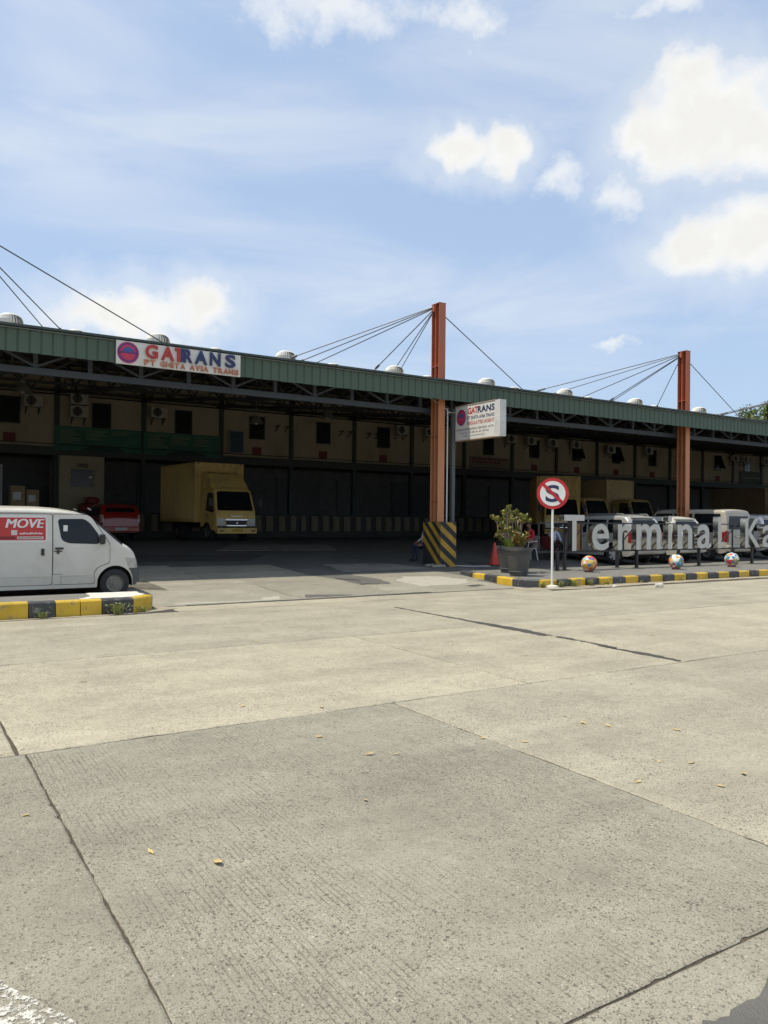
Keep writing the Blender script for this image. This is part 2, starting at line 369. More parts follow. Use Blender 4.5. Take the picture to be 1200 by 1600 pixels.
# ------------------------------------------------------------------ ground, road, driveway, pavements
EARTH = mat('earth', (.16, .14, .10), .95, var=.3, vs=.2)
mb = MB(); mb.add([(-700, -500, -.14), (900, -500, -.14), (900, 1200, -.14), (-700, 1200, -.14)], [(0, 1, 2, 3)])
tag(mb.build('ground', EARTH), 'flat earth stretching away around the terminal', kind='structure')
JOINT = mat('joint_filler', (.075, .061, .041), .95, var=.5, vs=30, bump=.8, bs=60, dirt=(.17, .125, .07), ds=1.6)
mb = MB(); mb.add([(-60, -8, -.011), (110, -8, -.011), (110, 14.2, -.011), (-60, 14.2, -.011)], [(0, 1, 2, 3)])
road = tag(mb.build('road', JOINT), 'concrete slab road in front of the cargo terminal', kind='structure')
rj = random.Random(3)
def rough_line(a, b, amp, step):
    a, b = Vector(a), Vector(b); L = (b-a).length; n = max(1, int(L/step)); d = (b-a)/L; q = Vector((-d.y, d.x)); out = []; w = 0
    for i in range(n):
        w = w*.72+rj.gauss(0, amp*.6); spall = amp*4*rj.random() if rj.random() < .035 else 0
        out.append(a+(b-a)*i/n+q*((w if 0 < i else 0)+spall))
    return out
def slab(x0, x1, y0, y1, col, tine, parent, step=.06, amp=.0035, gap=.008, name='slab', zf=lambda y: 0.0, t=.06):
    x0 += gap; x1 -= gap; y0 += gap; y1 -= gap
    P = rough_line((x0, y0), (x1, y0), amp, step)+rough_line((x1, y0), (x1, y1), amp, step)+rough_line((x1, y1), (x0, y1), amp, step)+rough_line((x0, y1), (x0, y0), amp, step)
    n = len(P); cx, cy = (x0+x1)/2, (y0+y1)/2
    inner = [(cx+(p.x-cx)*(1-.012/((x1-x0)/2)), cy+(p.y-cy)*(1-.012/((y1-y0)/2))) for p in P]
    vs = [(p.x, p.y, zf(p.y)-t) for p in P]+[(p.x, p.y, zf(p.y)-.006) for p in P]+[(a, b, zf(b)) for a, b in inner]
    fs = [(i, (i+1) % n, n+(i+1) % n, n+i) for i in range(n)]+[(n+i, n+(i+1) % n, 2*n+(i+1) % n, 2*n+i) for i in range(n)]+[tuple(range(2*n, 3*n))]
    o = MB().add(vs, fs).build(name, ROADC, parent, fix=True); o.color = (*col, tine); return o
GREY1, GREY2, TAN1, TAN2 = (.315, .290, .222), (.325, .298, .228), (.425, .380, .278), (.380, .343, .254)
ys = [-6, -2.2, 1.84, 5.85, 9.4, 13.25]
for r_, (y0, y1) in enumerate(zip(ys[:-1], ys[1:])):
    if r_ < 3: xs = [.79+3.015*k for k in range(-6, 14)]
    elif r_ == 3: xs = [-12, -7.5, -3.4, .74, 5.45, 7.87, 12.4, 16.6, 21, 25.4, 30, 36, 42, 50, 60]
    else: xs = [-14, -7, .3, 7.9, 15.6, 23, 31, 40, 50, 60]
    for x0, x1 in zip(xs[:-1], xs[1:]):
        far = (y0 > 5 or x0 > 7 or x1 < -1)
        if r_ <= 2: c = GREY1 if (.5 < x0 < 3.5 or x0 < -1) else (GREY2 if x0 < .5 else TAN2)
        elif r_ == 3: c = TAN1
        else: c = TAN2
        k = rj.uniform(.95, 1.05); c = tuple(v*k for v in c)
        slab(x0, x1, y0, y1, c, 1.0 if (r_ == 2 and .5 < x0 < 3.5) else (.35 if r_ == 2 else .22), road, step=.15 if far else .035, amp=.006 if far else .0032, gap=.0065 if r_ < 3 else .013)
def outline_sheet(pts, z, name, m, parent=None, jag=.02, step=.08, t=.004, zf=None):
    P = []
    for a, b in zip(pts, pts[1:]+pts[:1]): P += rough_line(a, b, jag, step)
    zf = zf or (lambda y: 0.0); n = len(P)
    vs = [(p.x, p.y, zf(p.y)+z) for p in P]+[(p.x, p.y, zf(p.y)+z-.012) for p in P]
    fs = [tuple(range(n))]+[(i, n+i, n+(i+1) % n, (i+1) % n) for i in range(n)]
    return MB().add(vs, fs).build(name, m, parent)
# tar-filled crack between two slabs of the far lane
outline_sheet([(7.82, 5.9), (7.91, 5.9), (7.95, 6.6), (7.99, 7.2), (8.0, 8.0), (7.93, 8.0), (7.9, 7.2), (7.85, 6.6)], .005, 'tar_seam', ASPH2, road, jag=.024, step=.06)
outline_sheet([(7.84, 8.15), (7.99, 8.1), (8.05, 8.6), (8.02, 9.3), (7.96, 9.9), (7.93, 10.6), (7.94, 11.3), (7.92, 12.1), (7.885, 12.1), (7.88, 11.2), (7.87, 10.5), (7.86, 9.8), (7.82, 8.8)], .005, 'tar_seam', ASPH2, road, jag=.022, step=.06)
# corner where the old asphalt meets the slabs, and a worn stripe of white paint
outline_sheet([(2.05, 1.47), (2.28, 1.61), (2.60, 1.60), (2.78, 1.66), (3.4, 1.66), (5.2, 1.65), (5.2, -.8), (1.4, -.8), (1.5, .6), (1.85, 1.25)], .005, 'asphalt_patch', ASPH, road, jag=.012, step=.03)
def chipped(name, col, thr):
    m = worn_paint(name, col, col, .9); nt = m.node_tree; b = nt.nodes['Principled BSDF']; N = nt.nodes.new; L = nt.links.new
    g = N('ShaderNodeNewGeometry'); n = N('ShaderNodeTexNoise'); n.inputs['Scale'].default_value = 26; n.inputs['Detail'].default_value = 8; n.inputs['Roughness'].default_value = .8
    L(g.outputs['Position'], n.inputs['Vector']); r = N('ShaderNodeMapRange'); L(n.outputs['Fac'], r.inputs[0]); r.inputs[1].default_value = thr; r.inputs[2].default_value = thr+.06
    r.inputs[3].default_value = 1; r.inputs[4].default_value = 0; L(r.outputs[0], b.inputs['Alpha']); return m
outline_sheet([(-.6, 3.30), (.0, 3.22), (.33, 3.06), (.52, 2.66), (.40, 2.55), (.20, 2.80), (-.1, 2.93), (-.6, 3.0)], .004, 'painted_line', chipped('worn_road_paint', (.62, .60, .52), .45), road, jag=.01, step=.04)

# forecourt: one asphalt sheet climbing to the dock
mb = MB(); yy = [13.2, 14.0, 15.0, 18.0, 22, 26, 29.0, 33, 37.3, 60]
for i in range(len(yy)-1):
    a, b = yy[i], yy[i+1]
    mb.add([(-60, a, gz(a)-.012), (110, a, gz(a)-.012), (110, b, gz(b)-.012), (-60, b, gz(b)-.012)], [(0, 1, 2, 3)])
forecourt = tag(mb.build('forecourt', ASPH), 'dark asphalt forecourt under the terminal canopy', kind='structure')
drive = tag(MB().add([(3.6, 13.3, -.008), (13.6, 13.3, -.008), (13.6, 14.2, -.008), (3.6, 14.2, -.008)], [(0, 1, 2, 3)]).build('driveway', ASPH2), 'pale concrete driveway between the two kerbed islands', kind='structure')
DRV1, DRV2 = (.335, .308, .24), (.30, .276, .218)
for x0, x1, y0, y1, c in [(3.98, 7.1, 14.12, 18.2, DRV1), (7.1, 9.55, 14.2, 18.2, DRV2), (9.55, 13.02, 14.22, 16.1, DRV1), (10.2, 13.35, 16.1, 18.35, DRV2), (-3, 5.0, 16.2, 18.2, DRV2),
                          (-3, 3.0, 18.2, 21.6, GREY1), (3.0, 6.4, 18.2, 21.5, GREY1), (6.4, 9.3, 18.2, 21.0, GREY1), (4.2, 8.2, 13.27, 14.02, TAN1), (8.2, 13.1, 13.27, 14.06, TAN2)]:
    slab(x0, x1, y0, y1, c, .1, drive, step=.12, amp=.012, gap=.012, zf=gz)
outline_sheet([(9.2, 18.5), (9.4, 17.6), (9.9, 16.9), (9.6, 16.2), (10.3, 16.0), (10.6, 16.9), (10.3, 17.9), (10.6, 18.5)], .005, 'asphalt_patch', ASPH, drive, jag=.04, step=.1, zf=gz)
PALEC = mat('pale_screed', (.40, .37, .30), .9, var=.2, vs=3, bump=.5, bs=70, dirt=(.30, .27, .21), ds=3)
outline_sheet([(10.75, 15.3), (12.4, 15.5), (12.9, 16.2), (12.6, 17.0), (11.5, 17.3), (10.8, 16.5)], .006, 'screed_patch', PALEC, drive, jag=.05, step=.1, zf=gz)
outline_sheet([(4.4, 14.3), (6.6, 14.25), (6.9, 14.9), (6.0, 15.4), (4.7, 15.1)], .006, 'screed_patch', PALEC, drive, jag=.05, step=.1, zf=gz)
outline_sheet([(7.2, 14.4), (9.3, 14.5), (9.1, 15.1), (7.6, 15.0)], .006, 'asphalt_patch', ASPH, drive, jag=.05, step=.1, zf=gz)
outline_sheet([(12.0, 14.9), (12.5, 15.05), (12.45, 15.25), (11.95, 15.15)], .005, 'pothole', ASPH2, drive, jag=.02, step=.06, zf=gz)
outline_sheet([(4.6, 14.0), (6.8, 13.98), (9.0, 14.05), (10.2, 14.1), (10.2, 14.3), (9.0, 14.24), (6.6, 14.14), (4.6, 14.12)], .006, 'tar_seam', ASPH2, drive, jag=.015, step=.08, zf=gz)

CONC2 = mat('worn_concrete_patch', (.20, .19, .165), .9, var=.3, vs=2, bump=.4, bs=80, dirt=(.13, .125, .11), ds=1.5)
for k, pl_ in enumerate([[(10.5, 18.8), (13.6, 18.9), (13.2, 20.4), (11.0, 20.9)], [(5.0, 22.5), (9.0, 22.2), (10.5, 24.0), (6.0, 25.0)], [(9.5, 26.0), (14.0, 25.5), (15.0, 28.0), (11.0, 28.5)], [(15.6, 19.2), (17.8, 18.8), (18.0, 20.0), (16.0, 20.4)], [(2, 19.5), (4.6, 22.5), (3.0, 24.5), (0, 22)]]):
    outline_sheet(pl_, .0, 'repair_patch', ASPH2 if k % 2 else CONC2, forecourt, jag=.06, step=.15, zf=gz)
PAVE = mat('pavement_grit', (.175, .168, .145), .9, var=.3, vs=4, bump=.5, bs=70, dirt=(.17, .15, .11), ds=2.5)
MORTAR = mat('white_mortar', (.62, .59, .50), .9, var=.15, vs=8, bump=.5, bs=50)
DUST = mat('road_dust', (.34, .29, .205), .95, var=.3, vs=6, bump=.6, bs=80, dirt=(.2, .17, .12), ds=3)
def kerb(a, b, h, m, parent, w=.16, z0=-.03):
    a, b = Vector((*a, 0)), Vector((*b, 0)); d = (b-a).normalized(); n = Vector((-d.y, d.x, 0))       # a to b with the island on the left
    j = [rj.uniform(-.006, .006) for _ in range(3)]; g = .005
    a2, b2 = a+d*g, b-d*g; f = .028                                                                    # chamfered top edge
    prof = [(0, z0), (0+j[0], h-f+j[1]), (f*.7+j[0], h+j[1]), (w, h+j[1]), (w, z0)]
    mb = MB(); n_ = len(prof)
    mb.add([a2+n*p+Vector((0, 0, q)) for p, q in prof]+[b2+n*p+Vector((0, 0, q)) for p, q in prof],
           [tuple(range(n_)), tuple(range(n_, 2*n_))]+[(i, (i+1) % n_, n_+(i+1) % n_, n_+i) for i in range(n_)])
    return mb.build('kerb_stone', m, parent, bevel=.008)
# left island
def island(poly, z, name, label, m=None):
    n = len(poly); mb = MB()
    mb.add([(x, y, z) for x, y in poly]+[(x, y, -.1) for x, y in poly], [tuple(range(n))]+[(i, (i+1) % n, n+(i+1) % n, n+i) for i in range(n)])
    return tag(mb.build(name, m or PAVE), label, kind='structure')
il = island([(-14, 13.55), (3.40, 13.55), (3.76, 13.86), (3.82, 14.6), (-14, 14.6)], .25, 'pavement', 'narrow kerbed island beside the white van')
st = [-13.8+.44*k for k in range(34)]+[1.18, 1.62, 1.82, 2.24, 2.62, 2.94, 3.46]
st = [s for s in st if s < 1.0]+[1.40, 1.82, 2.22, 2.60, 2.94, 3.46]
cols = [BLK, YEL]*20
seq = {len(st)-2: BLK, len(st)-3: YEL, len(st)-4: YEL, len(st)-5: BLK, len(st)-6: YEL}
for i in range(len(st)-1): kerb((st[i], 13.40), (st[i+1], 13.40), .26, seq.get(i, cols[i]), il)
kerb((3.46, 13.40), (3.88, 13.78), .26, YEL, il); kerb((3.88, 13.78), (3.96, 14.6), .24, BLK, il)
outline_sheet([(2.6, 13.58), (3.4, 13.57), (3.74, 13.88), (3.78, 14.5), (2.9, 14.5), (2.85, 13.9)], .262, 'mortar_patch', MORTAR, il, jag=.025, step=.08)
# right island
ir = island([(13.62, 17.5), (13.58, 16.7), (13.5, 16.1), (13.34, 15.4), (13.2, 14.72), (13.5, 14.1), (60, 14.0), (60, 17.5)], .175, 'pavement', 'kerbed island carrying the steel letters and planters')
pts = [(13.62, 17.5), (13.42, 16.7), (13.34, 16.1), (13.18, 15.4), (13.04, 14.65), (13.36, 14.02)]
for i, (a, b) in enumerate(zip(pts[:-1], pts[1:])): kerb(a, b, .19, (BLK, YEL)[i % 2], ir)
for i in range(90):
    a = 13.36+.5*i; kerb((a, 13.93), (a+.5, 13.93), .185, (YEL, BLK)[i % 2], ir)
outline_sheet([(12.6, 13.5), (13.6, 13.35), (15, 13.40), (17, 13.45), (20, 13.5), (24, 13.55), (30, 13.6), (30, 13.93), (13.3, 13.95), (12.8, 14.3), (12.5, 14.0)], .006, 'gutter_dust', DUST, road, jag=.05, step=.15)
outline_sheet([(-9, 13.32), (-2, 13.2), (1, 13.28), (2.6, 13.22), (3.6, 13.3), (4.3, 13.7), (4.1, 14.2), (3.95, 13.9), (3.4, 13.4), (-9, 13.42)], .006, 'gutter_dust', DUST, road, jag=.03, step=.12)

# ------------------------------------------------------------------ the cargo warehouse
wh = thing('cargo_warehouse', 'long cargo warehouse with green corrugated fascia and deep shaded canopy', 'building', (0, 19, 0))
def W(mb, name, m, parent=None, **k):            # parts are written in world coordinates and moved under the warehouse
    o = mb.build(name, m, parent or wh, **k)
    if parent is None: o.location = (0, -19, 0)
    return o
YB, BAY, X0B = 39.2, 4.045, 6.43
XL, XR = -14.0, 74.0
def roofz(y): return 5.80+.15*(y-18.95)
# ribbed roof sheet
mb = MB(); pitch_ = .25; prof = []
x = XL
while x < XR: prof += [(x, 0), (x+.17, 0), (x+.19, .045), (x+.23, .045)]; x += pitch_
top = len(prof)
for sgn, ya, yb in ((1, 18.92, 47.0),):
    mb.add([(a, ya, roofz(ya)+.05+b) for a, b in prof]+[(a, yb, roofz(yb)+.05+b) for a, b in prof], [(i, i+1, top+i+1, top+i) for i in range(top-1)])
mb.box(XL, XR, 18.98, 47, 0, .02); 
for i in range(len(mb.v)-8, len(mb.v)): vx = mb.v[i]; mb.v[i] = (vx[0], vx[1], roofz(vx[1])+vx[2])
roof = W(mb, 'roof', ROOFM, fix=False)
# fascia of upright sheets, each strip its own piece
fm = MB()
zb, zt = 5.29, 5.86
pr = [(0, 0), (.018, -.022), (.212, -.022), (.23, 0), (.245, 0)]
fm.add([(a, b, zb) for a, b in pr]+[(a, b, zt) for a, b in pr]+[(a, b+.012, zb) for a, b in pr]+[(a, b+.012, zt) for a, b in pr],
       [(i, i+1, 6+i, 5+i) for i in range(4)]+[(11+i, 10+i, 15+i, 16+i) for i in range(4)]+[(i+1, i, 10+i, 11+i) for i in range(4)]+[(5+i, 6+i, 16+i, 15+i) for i in range(4)])
fme = fm.mesh('fascia_panel', GREENF)
x = -8.0; k = 0
while x < 52:
    o = put('fascia_panel', fme, wh, (x, 19.05-19+.0015*((k*7) % 3), .004*((k*5) % 3-1))); x += .245; k += 1
mb = MB(); mb.box(XL, XR, 18.93, 19.0, 5.845, 5.90); W(mb, 'roof_edge_trim', mat('edge_trim', (.05, .07, .06), .5))
# front truss below the fascia
ft = W(MB().box(XL, XR, 19.94, 20.06, 4.98, 5.14), 'front_truss', STEELB, bevel=.006)
W(MB().box(XL, XR, 19.92, 20.08, 5.74, 5.86), 'top_chord', STEELB, ft)
pm = MB().box(-.05, .05, 19.955, 20.045, 5.14, 5.74).mesh('post', STEELB)
d1 = MB().bar((0, 20, 5.16), (1.235, 20, 5.73), .06, .05).mesh('brace', STEELB); d2 = MB().bar((0, 20, 5.73), (1.235, 20, 5.16), .06, .05).mesh('brace', STEELB)
for i in range(-9, 44):
    x = 2.79+1.235*i; put('post', pm, ft, (x, 0, 0)); put('brace', (d1, d2)[i % 2], ft, (x, 0, 0))
# second layer of the truss, seen from below between the fascia and the chord
# inner trusses along the hall
def truss(y, zlo, zhi, step, m, name='roof_truss', w=.09):
    t = W(MB().box(XL, XR, y-w/2, y+w/2, zlo, zlo+.12), name, m)
    W(MB().box(XL, XR, y-w/2, y+w/2, zhi-.12, zhi), 'top_chord', m, t)
    L = [MB().bar((0, y, zlo+.1), (step, y, zhi-.1), .055).mesh('brace', m), MB().bar((0, y, zhi-.1), (step, y, zlo+.1), .055).mesh('brace', m)]
    for i in range(int((50-XL)/step)): put('brace', L[i % 2], t, (XL+i*step, 0, 0))
    return t
truss(26.2, 6.02, 6.78, 1.0, STEELD); truss(32.6, 6.75, 7.75, 1.0, STEELD); truss(38.5, 7.35, 8.4, .8, STEELD)
# rafters running back from the masts, and purlins
for x in [2.4+3.94*i for i in range(-3, 17)]:
    r = MB(); r.bar((x, 20.1, 5.10), (x, 38.9, 7.40), .10, .12); r.bar((x, 20.1, 5.75), (x, 38.9, 8.62), .10, .12)
    n = 12
    for i in range(n):
        a, b = i/n, (i+1)/n; y0, y1 = 20.1+18.8*a, 20.1+18.8*b; lo = lambda t: 5.10+2.3*t; hi = lambda t: 5.75+2.87*t
        r.bar((x, y0, lo(a) if i % 2 else hi(a)), (x, y1, hi(b) if i % 2 else lo(b)), .05)
    W(r, 'rafter', STEELD)
for i in range(15):
    y = 20.6+1.3*i; W(MB().box(XL, XR, y-.03, y+.03, roofz(y)-.13, roofz(y)-.02), 'purlin', STEELD)
# back wall: bays of cream cladding between dark columns
UB = 4.85
for k in range(-4, 16):
    xa, xb = X0B+BAY*k+.11, X0B+BAY*(k+1)-.11
    W(MB().box(xa, xb, YB, YB+.12, UB, 9.0), 'wall_panel', CREAM)
    W(MB().box(xa-.22, xa, YB-.12, YB+.14, 1.8, 9.0), 'column', GREEND, bevel=.01)
    if k < -2: continue
    xc = (xa+xb)/2
    # dark window with frame, louvre panes and sill
    w = W(MB().box(xc-.41, xc+.41, YB-.03, YB+.02, 5.88, 7.05), 'window', mat('window_dark', (.012, .014, .015), .25))
    f = MB(); f.box(xc-.45, xc-.40, YB-.05, YB, 5.84, 7.09); f.box(xc+.40, xc+.45, YB-.05, YB, 5.84, 7.09); f.box(xc-.40, xc+.40, YB-.05, YB, 7.04, 7.09); f.box(xc-.40, xc+.40, YB-.05, YB, 5.84, 5.89)
    W(f, 'frame', GREEND, w)
    if k in (8, 9, 12): W(MB().bar((xc, YB-.06, 7.03), (xc+.0, YB-.48, 6.0), .8, .03, up=(0, 1, 0)), 'pane', glass('shutter_glass', (.012, .016, .015), .2), w)
    else: W(MB().box(xc-.38, xc-.01, YB-.042, YB-.031, 5.91, 7.02).box(xc+.01, xc+.38, YB-.042, YB-.031, 5.91, 7.02), 'pane', glass('shutter_glass', (.012, .016, .015), .2), w)
    v = W(MB().box(xc-.26, xc+.26, YB-.025, YB, 4.98, 5.42), 'wall_vent', REDV)
    for j in range(5): W(MB().box(xc-.23, xc+.23, YB-.04, YB-.026, 5.02+j*.08, 5.07+j*.08), 'louvre', REDV, v)
W(MB().box(XL, XR, YB-.16, YB+.16, 4.46, 4.86), 'beam', GREEND)
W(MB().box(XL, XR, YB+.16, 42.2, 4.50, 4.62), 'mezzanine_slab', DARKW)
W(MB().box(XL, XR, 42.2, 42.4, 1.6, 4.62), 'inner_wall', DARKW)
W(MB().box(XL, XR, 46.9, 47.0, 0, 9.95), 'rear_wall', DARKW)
W(MB().box(XL-.15, XL, 19.0, 47, 0, 5.8), 'added_end_wall', DARKW); W(MB().box(XR, XR+.15, 19.0, 47, 0, 5.8), 'added_end_wall', DARKW)  # unseen walls added at both ends to keep light from leaking in
W(MB().tube([(XL, YB-.22, 7.32), (XR, YB-.22, 7.30)], .035, 6), 'conduit', BLACKP)
W(MB().tube([(XL, YB-.2, 4.98), (XR, YB-.2, 4.98)], .02, 6), 'conduit', BLACKP)
# lower storey: shutters, posts and dim doors at the back of the dock
SHUT = mat('roller_shutter', (.10, .105, .10), .6, var=.2); DOORG = mat('booth_cream', (.42, .36, .22), .7, var=.08)
for k in range(-3, 9):
    xa = X0B+BAY*k+.5
    if k in (0,): continue
    d = W(MB().box(xa, xa+2.9, 42.12, 42.195, 1.8, 4.0), 'roller_door', SHUT if k % 2 else DARKW)
    for j in range(11): W(MB().box(xa+.03, xa+2.87, 42.09, 42.12, 1.84+j*.195, 1.99+j*.195), 'slat', SHUT if k % 2 else DARKW, d)
# cream booth with a window beside the green boards
bt = W(MB().box(6.50, 8.52, 38.75, 41.5, 1.78, 4.45), 'guard_booth', DOORG, bevel=.01)
W(MB().box(7.02, 8.02, 38.70, 38.75, 2.98, 3.82), 'window', mat('window_dark', (.012, .014, .015), .25), bt); W(MB().box(7.28, 7.76, 38.71, 38.748, 3.90, 4.10), 'name_plate', mat('plate_brown', (.16, .12, .06), .5), bt)
W(MB().box(7.80, 7.96, 38.685, 38.699, 3.4, 3.5), 'notice', WHITEP, bt)

# loading dock with pale upright bumper stripes
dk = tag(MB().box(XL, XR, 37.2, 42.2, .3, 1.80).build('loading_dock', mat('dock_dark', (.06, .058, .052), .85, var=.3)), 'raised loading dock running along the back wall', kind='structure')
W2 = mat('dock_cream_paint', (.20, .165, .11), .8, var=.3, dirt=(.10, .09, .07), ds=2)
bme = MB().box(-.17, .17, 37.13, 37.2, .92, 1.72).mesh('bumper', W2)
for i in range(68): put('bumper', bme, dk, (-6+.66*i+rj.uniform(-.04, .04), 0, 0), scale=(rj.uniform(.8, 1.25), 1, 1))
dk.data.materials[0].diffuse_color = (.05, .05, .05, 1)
# ------------------------------------------------------------------ masts with stay cables
def mast(xc, anchors_left, anchors_right, label, front_stripes=True, yc=19.62):
    g = gz(yc)
    t = thing('cable_mast', label, 'mast', (xc, yc, g), 0, 'masts along the canopy edge')
    def P(mb, name, m, parent=t, **k): return mb.build(name, m, parent, **k)
    H_ = 8.36-g
    zf = 5.45-g                       # red-oxide above the roof; orange below, lightened to carry the ground bounce
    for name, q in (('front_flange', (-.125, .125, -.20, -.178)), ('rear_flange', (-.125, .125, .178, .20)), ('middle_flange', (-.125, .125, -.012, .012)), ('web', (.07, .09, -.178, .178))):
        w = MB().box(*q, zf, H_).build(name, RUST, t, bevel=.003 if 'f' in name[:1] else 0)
        MB().box(*q, 0, zf).build('orange_bounce_length', ORANGE, w)
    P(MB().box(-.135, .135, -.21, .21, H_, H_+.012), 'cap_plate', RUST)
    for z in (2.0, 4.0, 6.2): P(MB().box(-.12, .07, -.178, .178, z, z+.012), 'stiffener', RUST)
    top = Vector((-.1, 0, H_-.12))
    lug = P(MB().box(-.22, -.125, -.03, .03, H_-.25, H_-.05), 'cable_lug', RUST)
    for i, (x, y) in enumerate(anchors_left):
        e = Vector((x-xc, y-yc, roofz(y)+.06-g)); s = Vector((-.18, 0, H_-.10-.05*i*.5))
        c = P(MB().tube([s, e], .016, 6), 'stay_cable', CABLE)
        q = e+(s-e)*.16; q2 = e+(s-e)*.21; P(MB().tube([q, q2], .04, 6), 'turnbuckle', CABLE, c)
    for x, y in anchors_right:
        e = Vector((x-xc, y-yc, roofz(y)+.06-g)); s = Vector((.13, 0, H_-.28))
        c = P(MB().tube([s, e], .016, 6), 'stay_cable', CABLE); P(MB().box(.125, .2, -.03, .03, H_-.36, H_-.2), 'cable_lug', RUST)
    return t
mast(1.15, [(-3.2, 24), (-1.7, 26), (4.92, 26), (4.74, 28)], [(6.96, 22)], 'red-oxide steel mast at the far left whose cable crosses above the banner letters')
m1 = mast(14.33, [(10.31, 24), (11.58, 26), (13.05, 28), (13.71, 23), (16.34, 26), (17.89, 28)], [(20.44, 22)], 'orange steel mast standing on the yellow and black striped block')
mast(26.33, [(21.17, 24), (23.89, 26), (27.76, 28), (26.27, 24), (28.46, 26), (31.17, 25)], [(34.12, 22)], 'orange steel mast rising behind the parked cars and steel letters')
mast(38.4, [(33.3, 24), (35.2, 26), (38.0, 28), (40.5, 26)], [(46, 22)], 'orange steel mast past the right end of the letters, seen by its cables')
# striped concrete block round the foot of the middle mast (fixed to the mast: a part of it)
def blk(mb, name, m, parent=m1, **k):
    o = mb.build(name, m, parent, **k)
    if parent is m1: o.location = (-14.33, -19.62, -gz(19.62))
    return o
SBLK = worn_paint('block_black_paint', (.028, .028, .03), (.12, .10, .08), .63); SYEL = worn_paint('block_yellow_paint', (.50, .30, .035), (.16, .11, .06), .60)
bx0, bx1, by0, by1, bz0, bz1 = 14.20, 14.83, 19.26, 20.18, .10, 1.56
base = blk(MB().box(bx0, bx1, by0, by1, bz0, bz1), 'base_block', SBLK, bevel=.012)
def clip(poly, ax, lo, hi):
    for lim, sg in ((lo, 1), (hi, -1)):
        out = []
        for i in range(len(poly)):
            p, q = poly[i-1], poly[i]; a, b = (p[ax]-lim)*sg, (q[ax]-lim)*sg
            if (a >= 0) != (b >= 0): t = a/(a-b); out.append(tuple(p[k]+(q[k]-p[k])*t for k in (0, 1)))
            if b >= 0: out.append(q)
        poly = out
        if not poly: return poly
    return poly
for k in range(8):          # diagonal bands falling to the right across both faces (s runs along the left face, then the front)
    z0 = .10+.40*k
    for (s0, s1, fx) in ((-.92, 0, 'L'), (0, .63, 'F')):
        sl_ = -.95 if fx == 'L' else -.80
        band = [(s0, z0+sl_*s0), (s1, z0+sl_*s1), (s1, z0+.20+sl_*s1), (s0, z0+.20+sl_*s0)]
        band = clip(band, 1, bz0+.03, bz1-.015); band = clip(band, 0, s0+.012, s1-.012) if band else band
        if len(band) < 3: continue
        if fx == 'L': blk(MB().prism(band, lambda a, b: (bx0-.004, by0-a, b), lambda a, b: (bx0+.01, by0-a, b)), 'stripe', SYEL, base)
        else: blk(MB().prism(band, lambda a, b: (bx0+a, by0-.004, b), lambda a, b: (bx0+a, by0+.01, b)), 'stripe', SYEL, base)

# ------------------------------------------------------------------ roof ventilators
VENT = mat('ventilator_aluminium', (.74, .71, .62), .45, metal=.1, var=.15, vs=4)
def ventilator():
    t = thing('roof_ventilator', 'x', 'ventilator', group='turbine ventilators on the roof')
    MB().lathe([(.20, -.35), (.20, .1), (.27, .12), (.27, .16), (.1, .17)], 20).build('base_collar', VENT, t, smooth=40)
    mb = MB(); n = 26
    prof = [(.25, .16), (.325, .24), (.352, .36), (.345, .46), (.30, .55), (.22, .60)]
    for k in range(n):
        a0 = 2*math.pi*k/n; a1 = a0+2*math.pi/n*.92
        vs = [(r*math.cos(a0), r*math.sin(a0), z) for r, z in prof]+[((r-.045)*math.cos(a1), (r-.045)*math.sin(a1), z) for r, z in prof]
        m_ = len(prof); mb.add(vs, [(i, i+1, m_+i+1, m_+i) for i in range(m_-1)])
    mb.build('vane_drum', VENT, t, fix=False)
    MB().lathe([(.19, .17), (.25, .36), (.2, .56), (.02, .57)], 16).build('drum_core', mat('vent_core', (.30, .29, .26), .5), t, smooth=60)
    MB().lathe([(.24, .585), (.20, .625), (.1, .645), (.01, .65)], 20).build('dome_cap', VENT, t, smooth=60)
    return t
ordn = ['leftmost', 'second', 'third', 'fourth', 'fifth', 'sixth', 'seventh', 'eighth']
def nth(i): return 'leftmost' if i == 0 else ordn[i]+' from left'
vp = ventilator(); first = True
for row, (y, xs, dz) in enumerate(((23.5, (2.61, 6.68, 10.9, 15.2, 19.49, 23.72, 28.11, 32.68), -.02), (28.0, (5.15, 10.12, 15.11, 19.83, 24.88, 29.85, 35.0), .12))):
    for i, x in enumerate(xs):
        o = vp if first else copy_tree(vp); first = False
        o.location = (x, y, roofz(y)+dz+.05); o.rotation_euler = (0, 0, i*.7)
        o['label'] = ('aluminium turbine ventilator, %s in the nearer roof row' if row == 0 else 'small-looking turbine ventilator, %s in the farther roof row') % nth(i)

# ------------------------------------------------------------------ air conditioners on the back wall
ACM = mat('ac_cream_casing', (.50, .48, .40), .6, var=.1); ACD = mat('ac_dark', (.02, .02, .02), .6)
def air_con():
    t = thing('air_conditioner', 'x', 'air conditioner', group='air conditioners on the back wall')
    MB().box(-.40, .40, -.50, -.20, -.27, .27).build('casing', ACM, t, bevel=.02)
    MB().lathe([(.225, 0), (.225, .02), (.0, .02)], 24, (-.10, -.505, 0), 'Y').build('fan_opening', ACD, t)
    g = MB()
    for r in (.08, .15, .215): g.tube([(-.10+r*math.cos(a*math.pi/8), -.512, r*math.sin(a*math.pi/8)) for a in range(17)], .006, 4, False)
    g.build('fan_guard', ACM, t)
    for x in (-.28, .28): MB().bar((x, -.52, -.29), (x, 0, -.29), .035).bar((x, -.48, -.30), (x, 0, -.55), .03).bar((x, -.01, -.27), (x, -.01, -.6), .035).build('bracket', BLACKP, t)
    return t
ap = air_con(); first = True
